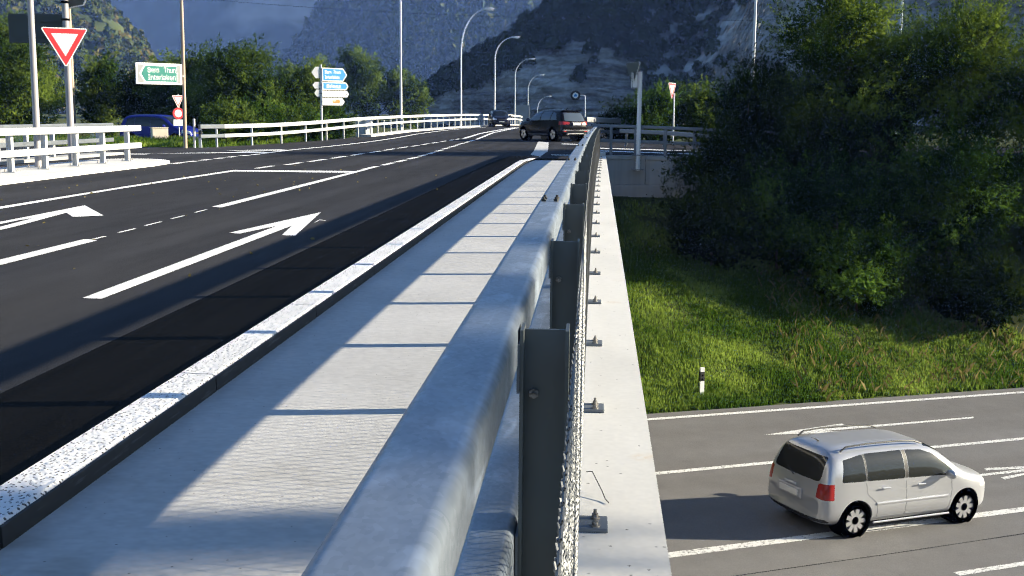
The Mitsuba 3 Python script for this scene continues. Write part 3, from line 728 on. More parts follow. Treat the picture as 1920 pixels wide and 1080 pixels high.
# street lamps along the road
def street_lamp(label, x, y, zb, zarc, ztop, reach, head=1.0, grp='street lamps along the far side of the road'):
    t = thing('street_lamp', label, 'street lamp', grp)
    pts = [(x, y, zb), (x, y, zb + (zarc - zb) * .5), (x, y, zarc)]
    rad = [.10, .085, .07]
    part(t, 'pole', tube(pts, rad, 12), 'm_lamp', smooth=40)
    a = np.linspace(0, math.pi / 2 * .92, 12)
    ex, ez = reach - head * .8, ztop - zarc
    arc = np.stack([x + ex * (1 - np.cos(a)), 0 * a + y, zarc + ez * np.sin(a) * .985], 1)
    part(t, 'arm', tube(arc, np.linspace(.07, .04, 12), 10), 'm_lamp', smooth=40)
    e = arc[-1]
    hd = trimesh.creation.icosphere(2, 1.0); hd.vertices[:, 2] = np.where(hd.vertices[:, 2] < 0, hd.vertices[:, 2] * .55, hd.vertices[:, 2])
    hd.vertices *= (head * .55, .16, .13); hd.apply_transform(trimesh.transformations.rotation_matrix(-.07, (0, 1, 0))); hd.apply_translation(e + [head * .45, 0, .03])
    part(t, 'lamp_head', hd, 'm_lamp', smooth=True)
    gl = trimesh.creation.icosphere(2, 1.0); gl.vertices *= (head * .33, .12, .05); gl.apply_translation(e + [head * .55, 0, -.055])
    part(t, 'lens', gl, 'm_sign_white', smooth=True)
street_lamp('first and tallest street lamp behind the roadside railing, its top out of view', -14.5, 89.5, .1, 11.3, 14.2, 3.1)
street_lamp('curved-arm street lamp in front of the mountain gap, second along the road', -11.85, 107, .2, 7.2, 10.9, 3.1)
street_lamp('curved-arm street lamp, third along the road, before the dark cliff', -11.35, 138, 0, 7.8, 10.4, 3.0)
street_lamp('curved-arm street lamp, fourth along the road, left of the grey noise wall', -11.2, 172, -1, 7.0, 9.5, 3.0)
street_lamp('curved-arm street lamp, fifth along the road, at the grey noise wall', -11.1, 205, -2.6, 5.6, 8.3, 2.9)
street_lamp('farthest curved-arm street lamp, mostly hidden behind the black car', -11.0, 240, -5.5, 2.6, 5.2, 2.9)
street_lamp('tall thin lamp post behind the conical tree on the right', 8.75, 66, -.3, 9.2, 12.0, 2.6, grp='lamps on the ramp')
street_lamp('tall thin lamp post behind the highest tree on the right', 18.8, 75, -.3, 10.2, 13.0, 2.6, grp='lamps on the ramp')
gw = thing('noise_wall', 'small plain grey wall panel in front of the cliff foot', 'wall')
for k in range(3):
    part(gw, 'panel', cham(-12.5 + .83 * k, -12.5 + .83 * k + .815, 190, 190.12, -3, 3.0, .01), 'm_sign_grey')

# round sign on a bent pole past the cars
rs = thing('round_sign', 'round dark-rimmed sign on a bent pole behind the black car', 'sign')
part(rs, 'pole', tube([(-.47, 80, 0), (-.47, 80, 1.5), (-.47, 80, 2.75), (-.50, 80, 2.84), (-.60, 80, 2.87), (-.85, 80, 2.87)], .035, 8), 'm_lamp', smooth=40)
Wr = T().translate([-1.13, 79.95, 2.87])
part(rs, 'plate', plate(disc(.33), .03), 'm_black', tw=Wr); part(rs, 'white_ring', plate(disc(.19), .003), 'm_sign_white', tw=Wr @ T().translate([0, -.003, 0])); part(rs, 'blue_centre', plate(disc(.10), .003), 'm_sign_blue', tw=Wr @ T().translate([0, -.006, 0]))
# mast on the wall with the turned-away yield sign
ms = thing('sign_mast', 'blue-grey sign mast bolted to the concrete wall at the end of the bridge', 'sign mast')
part(ms, 'pole', cyl((1.82, 46.12, -.55), (1.82, 46.12, 3.25), .085, 14), 'm_lamp', smooth=40)
for z in (.06, -.5): part(ms, 'wall_bracket', cham(1.58, 2.04, 46.02, 46.3, z - .02, z + .02, .005), 'm_steel_blue')
part(ms, 'arm', cyl((1.40, 46.05, 3.08), (1.82, 46.12, 3.20), .035, 8), 'm_steel_blue')
yt = thing('yield_sign', 'yield triangle seen from its grey back on the wall mast', 'sign')
yield_sign(yt, 1.55, 45.98, 3.28, 1.10, rz=118)
tq = thing('sign_plate', 'small white rectangular plate turned sideways on the mast below the yield triangle', 'sign')
part(tq, 'plate', plate(sbox(-.32, -.30, .32, .30), .03), 'm_sign_white', tw=T().translate([1.66, 46.0, 2.92]).rotate([0, 0, 1], 62))
part(tq, 'edge', plate(sbox(-.33, -.31, .33, .31).difference(sbox(-.29, -.27, .29, .27)), .006), 'm_steel_blue', tw=T().translate([1.66, 46.0, 2.92]).rotate([0, 0, 1], 62) @ T().translate([0, -.006, 0]))
yq = thing('yield_sign', 'narrow sideways yield triangle among the bushes beyond the ramp', 'sign')
yield_sign(yq, 4.12, 62, 2.98, .98, rz=62)
part(yq, 'pole', cyl((4.24, 62.1, -.3), (4.24, 62.1, 2.75), .04, 8), 'm_lamp')

# ------------------------------------------------------------------ concrete wall, ramp railings
rw = thing('retaining_wall', 'shaded concrete retaining wall with panels at the right end of the bridge', 'wall')
for a, b in ((.52, 2.12), (2.135, 3.85), (3.865, 5.6), (5.615, 7.4), (7.415, 9.4)):
    part(rw, 'wall_panel', cham(a, b, 46.32, 46.62, -1.10, -.13, .012), 'm_concrete')
    part(rw, 'cap_beam', cham(a, b, 46.26, 46.66, -.128, .03, .012), 'm_concrete')
part(rw, 'plinth', bx(.4, 9.4, 46.2, 46.8, -3.2, -1.104), 'm_concrete')
part(rw, 'end_block', cham(.30, .56, 46.22, 46.7, -.9, .15, .02), 'm_coping')
rr = thing('ramp_railing', 'shaded blue-grey two-beam railing on top of the concrete wall', 'railing')
pth = np.array([(.02, 46.5, 0), (1.5, 46.5, -.03), (3.2, 46.5, -.08), (5.3, 46.5, -.15), (9, 46.6, -.3)])
part(rr, 'top_beam', sweep(rrect(-.05, .07, 1.12, 1.25, .025, 3), pth), 'm_steel_blue', smooth=35)
part(rr, 'lower_beam', sweep(rrect(-.05, .05, .55, .68, .02, 3), pth), 'm_steel_blue', smooth=35)
for x in (.76, 1.72, 2.88, 4.0, 5.1, 6.2, 7.3): part(rr, 'post', cham(x - .055, x + .055, 46.42, 46.53, .03, 1.15 - .03 * x, .006), 'm_steel_blue')
r4 = thing('ramp_guardrail', 'pale guard railing on the far side of the ramp, descending to the right', 'railing')
pth = np.array([(-.35, 66.5, 0.06), (3, 72, -.1), (8, 80.5, -.45), (13, 89, -.8), (22, 105, -1.5)])
part(r4, 'top_beam', sweep(rrect(-.05, .10, 1.12, 1.42, .04, 3), pth), 'm_sign_grey', smooth=35)
part(r4, 'lower_beam', sweep(rrect(-.05, .10, .55, .72, .03, 3), pth), 'm_steel_blue', smooth=35)
for k in range(9):
    x = .4 + 2.1 * k; y = float(np.interp(x, pth[:, 0], pth[:, 1])); z = float(np.interp(x, pth[:, 0], pth[:, 2]))
    part(r4, 'post', cham(x - .06, x + .06, y + .06, y + .16, z - .6, z + 1.3, .006), 'm_steel_blue')
r5 = thing('ramp_barrier', 'low pale steel barrier running down beside the ramp road', 'barrier')
pth = np.array([(1.4, 58.5, .1), (3.5, 57.5, .05), (5.6, 56.2, -.1), (7.4, 55, -.3)])
part(r5, 'beam', sweep(rrect(-.04, .08, .62, .82, .03, 3), pth), 'm_sign_grey', smooth=35)
for x, y, z in ((1.7, 58.4, .1), (3.5, 57.55, .05), (5.4, 56.4, -.08), (7.1, 55.2, -.25)): part(r5, 'post', cham(x - .05, x + .05, y + .06, y + .16, z - .3, z + .8, .005), 'm_steel_blue')
#@@CARS
# ------------------------------------------------------------------ cars
def pc(x, pts):
    a = np.array(pts, float)
    return PchipInterpolator(a[:, 0], a[:, 1])(x)
def car_paint(name, c, metal, rough=.28):
    mat(name, prin(proc(lambda p, n, uv: mi.Color3f(*c) * (.94 + .10 * fbm(p.x * 2, p.y * 2, p.z * 3, 3))), rough, metal, .5 if c[0] > .1 else .12, clearcoat=1.0 if c[0] > .1 else .25, clearcoat_gloss=.93))
car_paint('m_silver', (.50, .51, .535), .55, .30)
car_paint('m_black_paint', (.010, .010, .012), .1, .2)
car_paint('m_dark_blue_paint', (.012, .014, .030), .2, .25)
car_paint('m_blue_paint', (.012, .022, .20), .15, .25)
mat('m_tint', prin((.006, .008, .008), .06, spec=.6, clearcoat=1.0))
mat('m_lit_pane', prin((.05, .07, .10), .05, spec=.7, clearcoat=1.0))  # opaque pane; light seen through the cabin is put into its colour
mat('m_trim', prin((.018, .018, .019), .5))
mat('m_tyre', prin(proc(lambda p, n, uv: mi.Color3f(1, 1, 1.02) * (.018 + .012 * noise(p.x * 40, p.y * 40, p.z * 40))), .85, spec=.2))
mat('m_rim', prin((.55, .56, .58), .3, .7))
mat('m_tail', prin((.30, .010, .009), .15, clearcoat=1.0))
mat('m_head', prin((.62, .64, .66), .12, .4, clearcoat=1.0))
mat('m_numberplate', prin((.75, .75, .73), .4))

def bodyshell(pr, nx=84, nt=44):
    L = pr['L']
    u = np.linspace(0, 1, nx)
    x = L * (.5 - .5 * np.cos(np.pi * u)) * .72 + L * u * .28
    x = np.clip(x, .004, L - .004)
    zt, zb, w = pc(x, pr['top']), pc(x, pr['bot']), pc(x, pr['plan'])
    th_ = (np.arange(nt) + .5) * 2 * np.pi / nt
    c, s = np.cos(th_), np.sin(th_)
    pt, pb = pr.get('p', (5.0, 7.0))
    p = np.where(s > 0, pt, pb)
    cy = np.sign(c) * np.abs(c) ** (2 / p); sz = np.sign(s) * np.abs(s) ** (2 / p)
    # split the section at the shoulder so that the waist keeps full width
    zc = zb + (zt - zb) * .45
    z = np.where(sz[None] > 0, zc[:, None] + (zt - zc)[:, None] * sz[None], zc[:, None] + (zc - zb)[:, None] * sz[None])
    g = pc(z.ravel(), pr['side']).reshape(z.shape)
    y = w[:, None] * g * cy[None]
    X = np.broadcast_to(x[:, None], y.shape).copy()
    # bow the ends in plan: the outer part of the nose and tail is pulled back
    X += pr.get('bow_r', .10) * np.exp(-x / .25)[:, None] * (y / pr['W'] * 2) ** 2
    X -= pr.get('bow_f', .22) * np.exp(-(L - x) / .35)[:, None] * (y / pr['W'] * 2) ** 2
    v = np.stack([X, y, z], -1)
    f = []
    i, j = np.meshgrid(np.arange(nx - 1), np.arange(nt), indexing='ij')
    q = np.stack([i * nt + j, (i + 1) * nt + j, (i + 1) * nt + (j + 1) % nt, i * nt + (j + 1) % nt], -1).reshape(-1, 4)
    k = nx * nt
    vv = np.vstack([v.reshape(-1, 3), v[0].mean(0), v[-1].mean(0)])
    jj = np.arange(nt)
    f = np.vstack([q[:, [0, 1, 2]], q[:, [0, 2, 3]], np.stack([(jj + 1) % nt * 1, 0 * jj + k, jj], 1)[:, [0, 2, 1]] * 0 + np.stack([jj, (jj + 1) % nt, 0 * jj + k], 1), np.stack([(nx - 1) * nt + (jj + 1) % nt, (nx - 1) * nt + jj, 0 * jj + k + 1], 1)])
    m = trimesh.Trimesh(vv, f, process=False)
    if m.volume < 0: m.invert()
    return m3.Manifold(m3.Mesh(m.vertices.astype(np.float32), m.faces.astype(np.uint32)))

def solid(h):
    m = h.to_mesh()
    return m3.Manifold(m3.Mesh(np.array(m.vert_properties[:, :3], np.float32), np.array(m.tri_verts, np.uint32)))
def prism(poly, axis, a, b):
    """extrude a polygon along an axis: axis 'y': poly in (x, z); axis 'x': poly in (y, z)"""
    pg = poly if isinstance(poly, Polygon) else Polygon(poly)
    h = m3.Manifold.extrude(m3.CrossSection([np.array(pg.exterior.coords)[:-1][:: (1 if pg.exterior.is_ccw else -1)]]), b - a)
    if axis == 'y':
        return h.rotate((90, 0, 0)).translate((0, b, 0))
    return h.rotate((90, 0, 90)).translate((a, 0, 0))

def rnd(pts, r): return Polygon(pts).buffer(-r).buffer(2 * r, 5).buffer(-r, 5)

def wheel(par, side, x, y, R, W, rim, style, M, rot=0.0):
    """par: car key; side +1 = outside towards +y"""
    tyre = lathe([(R * .72, -W / 2 + .012), (R * .77, -W / 2), (R * .93, -W / 2 + .004), (R * .985, -W / 2 + .03), (R, -W / 4), (R, W / 4), (R * .985, W / 2 - .03), (R * .93, W / 2 - .004), (R * .77, W / 2), (R * .72, W / 2 - .012)], 40)
    flip = np.diag([1, side, 1, 1]).astype(float)
    def put(mesh):
        mesh = mesh.copy(); mesh.apply_transform(flip)
        if side < 0 and False: mesh.invert()
        return mesh
    w = part(par, 'wheel', fixo(put(tyre)), 'm_tyre', smooth=40, tw=M @ T().translate([x, y, R]))
    Rr = R * .72
    barrel = lathe([(Rr, W / 2 - .012), (Rr * .96, W / 2 - .02), (Rr * .93, W / 2 - .07), (Rr * .93, -W / 2 + .02)], 36)
    back = lathe([(Rr * .94, -.02), (.0, -.02)], 36)
    part(w, 'hub_back', fixo(put(back), True), 'm_sign_grey', tw=M @ T().translate([x, y, R]))
    spk = [barrel]
    rg = np.random.default_rng(3)
    for k in range(style):
        a = 2 * math.pi * k / style + rot
        r0, r1 = .045, Rr * .97
        hw0, hw1 = .038 * 7 / style + .012, .036 * 7 / style + .014
        d = np.array([math.cos(a), math.sin(a)]); nrm = np.array([-d[1], d[0]])
        pts = [d * r0 - nrm * hw0, d * r1 - nrm * hw1, d * r1 + nrm * hw1, d * r0 + nrm * hw0]
        lo, hi = W / 2 - .07, W / 2 - .025
        vv = np.array([[p_[0], yv, p_[1]] for yv in (lo, hi) for p_ in pts])
        spk.append(trimesh.convex.convex_hull(vv))
    spk.append(lathe([(.075, W / 2 - .06), (.075, W / 2 - .025), (.06, W / 2 - .012), (0, W / 2 - .010)], 20))
    part(w, 'rim', fixo(put(cat(*spk))), 'm_rim', smooth=35, tw=M @ T().translate([x, y, R]))
    return w
def fixo(m, flipback=False):
    m = trimesh.Trimesh(m.vertices, m.faces, process=False)
    parts_ = m.split(only_watertight=False)
    out = []
    for q in (parts_ if len(parts_) else [m]):
        c = q.triangles_center; n = q.face_normals
        cen = np.array([0, 0, 0.0]) if not q.is_watertight else q.centroid
        if q.is_watertight:
            if q.volume < 0: q.invert()
        out.append(q)
    return trimesh.util.concatenate(out)

def build_car(name, label, pr, paint, glass, M):
    t = thing(name, label, 'car')
    L, W = pr['L'], pr['W']
    body = bodyshell(pr)
    R = pr['R']
    parts = []
    def shell(bd, pri, shift, depth, proud=0.0):
        s = np.array(shift, float)
        inner = bd.translate(tuple(-s * depth))
        out = bd.translate(tuple(-s * (.004 - proud)))
        piece = solid((out ^ pri) - inner)
        rest = solid(bd - (pri - inner))
        return piece, rest
    for xw in pr['axles']:
        for sd in (1, -1):
            c = m3.Manifold.cylinder(.5, R + .055, R + .055, 40).rotate((-90, 0, 0)).translate((xw, .56 if sd > 0 else -1.06, R + .01))
            body = body - c
            body = solid(body)
    # doors: thin grooves
    base = body
    for poly in pr.get('grooves', []):
        for sd in (1, -1):
            pri = prism(poly, 'y', .3, 1.3) if sd > 0 else prism(poly, 'y', -1.3, -.3)
            inner = base.scale((1, .985, 1))
            body = body - (pri - inner)
            body = solid(body)
    for nm, poly, axis, a, b, shift, mm, depth, proud in pr['panels']:
        pri = prism(poly, axis, a, b)
        piece, body = shell(body, pri, shift, depth, proud)
        parts.append((nm, piece, mm))
    bk = part(t, 'body', man(body), paint, smooth=28, tw=M)
    for nm, piece, mm in parts:
        if piece.num_tri() == 0: continue
        part(t, nm, man(piece), glass if mm == 'GLASS' else (paint if mm == 'PAINT' else mm), smooth=28, tw=M)
    for xw in pr['axles']:
        for sd in (1, -1):
            liner = lathe([(R + .052, .0), (R + .052, .30), (0.0, .30)], 32)
            liner.vertices[:, 1] = (.865 - liner.vertices[:, 1] - .02) * 1.0
            liner.vertices[:, 1] *= sd
            liner.vertices += [xw, 0, R + .01]
            part(t, 'wheel_well', two_sided(liner), 'm_trim', tw=M)
            wheel(t, sd, xw, sd * (W / 2 - pr.get('inset', .125)), R, .215, None, pr.get('spokes', 10), M, rot=.3 * xw + sd)
    for nm, mesh, mm, kw in pr['extras']:
        part(t, nm, mesh, paint if mm == 'PAINT' else mm, tw=M, **kw)
    return t
def two_sided(m):
    return trimesh.util.concatenate([m, trimesh.Trimesh(m.vertices * 1.0 + 0.0005, m.faces[:, ::-1], process=False)])
def ell(c, r, sub=3):
    m = trimesh.creation.icosphere(sub, 1.0); m.vertices = m.vertices * r + c
    return m
def sym(fn):
    return [fn(1), fn(-1)]
def car_frame(x, y, z, heading, pivot, pitch=0.0):
    """heading: degrees of the forward (+x of the car) direction from world +x; pivot: car x that sits at the given point"""
    m = T().translate([x, y, z]).rotate([0, 0, 1], heading)
    if pitch: m = m.rotate([0, 1, 0], pitch)
    return m.translate([-pivot, 0, 0])

def strip_poly(pts, w): return LineString(pts).buffer(w, cap_style=2)
# -- silver people carrier on the lower road
MPV = dict(L=4.40, W=1.80, R=.325, axles=(.86, 3.54), spokes=9, p=(5.2, 6.5), inset=.12,
    top=[(0, .70), (.03, .86), (.07, 1.03), (.16, 1.24), (.30, 1.50), (.42, 1.585), (.7, 1.63), (1.5, 1.655), (2.2, 1.645), (2.65, 1.59), (2.95, 1.47), (3.25, 1.27), (3.50, 1.105), (3.72, 1.03), (4.05, .94), (4.24, .85), (4.35, .72), (4.40, .60)],
    bot=[(0, .42), (.10, .30), (.35, .22), (.8, .19), (3.6, .19), (4.0, .20), (4.3, .25), (4.40, .36)],
    plan=[(0, .72), (.06, .795), (.25, .86), (.7, .893), (2.2, .90), (3.5, .892), (3.95, .85), (4.22, .76), (4.36, .64), (4.40, .52)],
    side=[(.15, .90), (.25, .955), (.45, .992), (.65, 1.0), (.92, .985), (1.04, .962), (1.35, .875), (1.56, .80), (1.70, .74)], bow_r=.13, bow_f=.20)
def two_sides(nm, poly, mm, depth=.03, proud=0.0, y0=.35):
    return [(nm, poly, 'y', y0, 1.3, (0, 1, .25), mm, depth, proud), (nm, poly, 'y', -1.3, -y0, (0, -1, .25), mm, depth, proud)]
MPV['grooves'] = [strip_poly([(2.02, .32), (2.02, 1.02)], .006), strip_poly([(3.10, .34), (3.16, .70), (3.12, 1.0)], .006), strip_poly([(1.06, 1.02), (1.10, .80), (1.32, .62), (1.36, .34)], .006), strip_poly([(1.36, .33), (3.10, .33)], .005)]
MPV['panels'] = (two_sides('side_window', rnd([(.50, 1.06), (.58, 1.44), (1.05, 1.515), (1.05, 1.045)], .03), 'GLASS') + two_sides('side_window', rnd([(1.09, 1.045), (1.09, 1.518), (1.98, 1.525), (1.98, 1.03)], .03), 'GLASS')
    + two_sides('side_window', rnd([(2.07, 1.03), (2.07, 1.523), (2.45, 1.50), (2.72, 1.42), (3.06, 1.19), (3.20, 1.06), (3.2, 1.01)], .025), 'GLASS')
    + two_sides('window_pillar', [(1.052, 1.05), (1.052, 1.51), (1.088, 1.51), (1.088, 1.05)], 'm_trim') + two_sides('window_pillar', [(1.985, 1.035), (1.985, 1.52), (2.065, 1.52), (2.065, 1.035)], 'm_trim')
    + [('rear_window', rnd([(-.66, 1.06), (-.60, 1.49), (.60, 1.49), (.66, 1.06)], .06), 'x', -.4, .62, (-1, 0, .45), 'GLASS', .03, 0.0),
       ('windscreen', rnd([(-.74, 1.08), (-.58, 1.555), (.58, 1.555), (.74, 1.08)], .05), 'x', 2.5, 3.7, (.6, 0, .8), 'GLASS', .03, 0.0)]
    + [('tail_light', rnd([(sd * .64, .78), (sd * .64, 1.04), (sd * .90, 1.04), (sd * .90, .74)], .03), 'x', -.3, .34, (-.8, .5 * sd, 0), 'm_tail', .04, .006) for sd in (1, -1)]
    + [('headlight', rnd([(sd * .50, .66), (sd * .48, .78), (sd * .84, .92), (sd * .90, .70)], .025), 'x', 3.92, 4.6, (.8, .4 * sd, .2), 'm_head', .04, .004) for sd in (1, -1)]
    + [('grille', rnd([(-.40, .66), (-.40, .76), (.40, .76), (.40, .66)], .03), 'x', 4.1, 4.6, (1, 0, 0), 'm_trim', .03, 0.0), ('air_intake', rnd([(-.55, .33), (-.55, .45), (.55, .45), (.55, .33)], .04), 'x', 4.1, 4.6, (1, 0, 0), 'm_trim', .03, 0.0),
       ('bumper_trim', rnd([(-.80, .30), (-.80, .385), (.80, .385), (.80, .30)], .02), 'x', -.3, .3, (-1, 0, 0), 'm_trim', .03, .004)])
def rail_pts(sd): return [(.60, sd * .60, 1.575), (.72, sd * .605, 1.655), (1.2, sd * .615, 1.685), (1.9, sd * .61, 1.685), (2.35, sd * .60, 1.655), (2.52, sd * .585, 1.60)]
MPV['extras'] = [('roof_rail', tube(rail_pts(sd), .016, 8), 'm_trim', dict(smooth=40)) for sd in (1, -1)] + [
    ('mirror', ell((2.98, sd * 1.005, 1.06), (.075, .115, .085)), 'PAINT', dict(smooth=True)) for sd in (1, -1)] + [
    ('mirror_arm', cyl((3.02, sd * .86, 1.02), (3.0, sd * .95, 1.04), .03, 8), 'm_trim', {}) for sd in (1, -1)] + [
    ('door_handle', cham(x - .10, x + .10, sd * .905 - .018, sd * .905 + .018, .885, .915, .012), 'PAINT', {}) for x in (1.50, 2.36) for sd in (1, -1)] + [
    ('side_moulding', cham(1.30, 3.06, sd * .898 - .016, sd * .898 + .014, .585, .635, .012), 'PAINT', {}) for sd in (1, -1)] + [
    ('sill', cham(1.26, 3.14, sd * .875 - .02, sd * .875 + .012, .235, .275, .012), 'PAINT', {}) for sd in (1, -1)] + [
    ('number_plate', cham(-.035, -.015, -.26, .26, .70, .81, .004), 'm_numberplate', {}), ('rear_wiper', tube([(.07, .0, 1.03), (.10, .16, 1.10), (.16, .36, 1.17)], .009, 6), 'm_trim', {}),
    ('roof_aerial', tube([(.60, 0, 1.62), (.52, 0, 1.67), (.42, 0, 1.70)], [.014, .010, .006], 6), 'm_trim', {}),
    ('plate_recess', cham(-.018, .02, -.34, .34, .66, .85, .01), 'PAINT', {}),
    ('tailgate_handle', cham(-.012, .02, -.17, .17, .875, .915, .008), 'm_steel_white', {})]
pw = LP(-1.20, .07); hd_ = math.degrees(math.atan2(DXY[1], DXY[0]))
sc_ = 1.03
def lower_pose(t, h, heading_off, pivot, yoff):
    c = LP(t, h)
    return T().translate([c[0], c[1], c[2] + .006]).rotate([0, 0, 1], hd_ + heading_off).rotate([0, 1, 0], -math.degrees(math.atan(TILT))).translate([-pivot, yoff, 0])
build_car('people_carrier', 'silver people carrier with dark windows driving on the lower road', MPV, 'm_silver', 'm_tint', lower_pose(-1.33, .02, .4, .86, .80).scale(sc_) if False else lower_pose(-1.22, .02, .4, .90, .82).scale(1.04))

# -- black off-roader on the upper road
SUV = dict(L=4.85, W=1.93, R=.375, axles=(.98, 3.92), spokes=5, p=(5.0, 6.5), inset=.13,
    top=[(0, .72), (.03, .92), (.08, 1.08), (.20, 1.28), (.42, 1.60), (.55, 1.70), (.9, 1.745), (1.7, 1.77), (2.3, 1.75), (2.75, 1.67), (3.1, 1.50), (3.45, 1.27), (3.65, 1.19), (4.2, 1.12), (4.6, 1.02), (4.76, .88), (4.85, .68)],
    bot=[(0, .46), (.12, .36), (.5, .27), (4.2, .27), (4.7, .32), (4.85, .45)],
    plan=[(0, .78), (.06, .86), (.3, .93), (.9, .962), (2.4, .955), (3.8, .962), (4.4, .90), (4.72, .76), (4.85, .55)],
    side=[(.2, .91), (.35, .96), (.6, 1.0), (.9, .995), (1.10, .965), (1.20, .94), (1.5, .84), (1.72, .75), (1.82, .70)], bow_r=.15, bow_f=.25)
SUV['grooves'] = [strip_poly([(2.30, .40), (2.28, 1.12)], .006), strip_poly([(3.42, .42), (3.46, .8), (3.40, 1.1)], .006), strip_poly([(1.22, 1.12), (1.28, .85), (1.52, .70), (1.56, .42)], .006)]
SUV['panels'] = (two_sides('side_window', rnd([(.66, 1.18), (.86, 1.54), (1.22, 1.62), (1.26, 1.16)], .03), 'GLASS') + two_sides('side_window', rnd([(1.33, 1.16), (1.29, 1.63), (2.18, 1.645), (2.24, 1.14)], .03), 'GLASS')
    + two_sides('side_window', rnd([(2.32, 1.14), (2.27, 1.645), (2.62, 1.61), (2.9, 1.50), (3.30, 1.22), (3.34, 1.12)], .03), 'GLASS')
    + [('rear_window', rnd([(-.70, 1.13), (-.60, 1.58), (.60, 1.58), (.70, 1.13)], .06), 'x', -.4, .75, (-1, 0, .5), 'GLASS', .03, 0.0),
       ('windscreen', rnd([(-.76, 1.24), (-.60, 1.65), (.60, 1.65), (.76, 1.24)], .05), 'x', 2.6, 3.7, (.6, 0, .8), 'GLASS', .03, 0.0)]
    + [('tail_light', rnd([(sd * .40, .95), (sd * .40, 1.07), (sd * .97, 1.12), (sd * .97, .92)], .03), 'x', -.3, .42, (-.8, .4 * sd, 0), 'm_tail', .04, .008) for sd in (1, -1)]
    + [('reflector', rnd([(sd * .62, .53), (sd * .62, .59), (sd * .84, .59), (sd * .84, .53)], .015), 'x', -.3, .3, (-1, 0, 0), 'm_tail', .03, .008) for sd in (1, -1)]
    + [('headlight', rnd([(sd * .45, .80), (sd * .45, .92), (sd * .88, 1.0), (sd * .92, .82)], .03), 'x', 4.2, 5, (.8, .4 * sd, .2), 'm_head', .04, .004) for sd in (1, -1)]
    + [('skid_plate', rnd([(-.55, .40), (-.55, .47), (.55, .47), (.55, .40)], .02), 'x', -.3, .3, (-1, 0, 0), 'm_steel_white', .03, .006),
       ('bumper_trim', rnd([(-.84, .615), (-.84, .645), (.84, .645), (.84, .615)], .01), 'x', -.3, .3, (-1, 0, 0), 'm_rim', .03, .006)])
SUV['extras'] = [('mirror', ell((3.26, sd * 1.06, 1.18), (.085, .12, .09)), 'PAINT', dict(smooth=True)) for sd in (1, -1)] + [
    ('door_handle', cham(x - .11, x + .11, sd * .955 - .02, sd * .955 + .02, .985, 1.015, .012), 'PAINT', {}) for x in (1.62, 2.62) for sd in (1, -1)] + [
    ('number_plate', cham(-.040, -.012, -.26, .26, .90, 1.03, .004), 'm_numberplate', {}), ('plate_bar', cham(-.036, .02, -.32, .32, 1.05, 1.085, .008), 'm_rim', {}),
    ('roof_spoiler', cham(.36, .72, -.62, .62, 1.69, 1.725, .015), 'PAINT', {}), ('roof_fin', tube([(1.0, 0, 1.74), (.92, 0, 1.80), (.86, 0, 1.83)], [.04, .025, .01], 8), 'PAINT', {}),
    ('rear_wiper', tube([(.20, .0, 1.17), (.22, .18, 1.21), (.26, .34, 1.25)], .012, 6), 'm_rim', {})] + [
    ('exhaust', cyl((-.03, sd * .58, .40), (.25, sd * .58, .42), .045, 14), 'm_rim', {}) for sd in (1, -1)] + [
    ('cladding', cham(1.50, 3.40, sd * .945 - .03, sd * .945 + .012, .32, .42, .02), 'm_trim', {}) for sd in (1, -1)]
build_car('black_suv', 'black off-road car seen from behind, turning from the ramp onto the upper road', SUV, 'm_black_paint', 'm_lit_pane', T().translate([-2.10, 66.0, .112]).rotate([0, 0, 1], 90 + 37).translate([-.98, -.835, 0]))

# -- small dark people carrier coming towards the camera
build_car('small_car', 'small dark blue car with headlights coming towards the bridge in the far lane', {**MPV, 'extras': MPV['extras'][:8] + [('number_plate', cham(4.385, 4.41, -.26, .26, .46, .56, .004), 'm_numberplate', {})]}, 'm_dark_blue_paint', 'm_tint', T().translate([-8.7, 113.2, float(zr(113)) + .01]).rotate([0, 0, 1], -78).translate([-3.54, 0, 0]).scale(.98))
# -- blue car beyond the verge
build_car('blue_car', 'bright blue car half hidden behind the beige cabinet and the island railing', {**MPV, 'extras': [e for e in MPV['extras'] if e[0] not in ('roof_rail',)]}, 'm_blue_paint', 'm_tint', T().translate([-21.9, 63.9, -.34]).rotate([0, 0, 1], -14).translate([-4.3, 0, 0]).scale(1.05))
#@@PLANTS
# ------------------------------------------------------------------ plants
def unit(v): return v / np.maximum(np.linalg.norm(v, axis=-1, keepdims=True), 1e-9)
def leaves(pos, dirs, l, w, rg, flat_=.0):
    """one folded diamond per point: pos (n,3) base, dirs (n,3) growing direction"""
    n = len(pos)
    d = unit(dirs)
    r = unit(rg.normal(size=(n, 3)) + [0, 0, flat_])
    s = unit(np.cross(d, r)); u = np.cross(s, d)
    l = l * rg.uniform(.6, 1.3, (n, 1)); w = w * rg.uniform(.6, 1.25, (n, 1))
    a = pos; b = pos + d * l * .45 + s * w * .5 + u * w * .12; c = pos + d * l; e = pos + d * l * .45 - s * w * .5 + u * w * .12
    v = np.stack([a, b, c, e], 1).reshape(-1, 3)
    k = np.arange(n)[:, None] * 4
    f = np.vstack([k + [0, 1, 2], k + [0, 2, 3]])
    return v, f

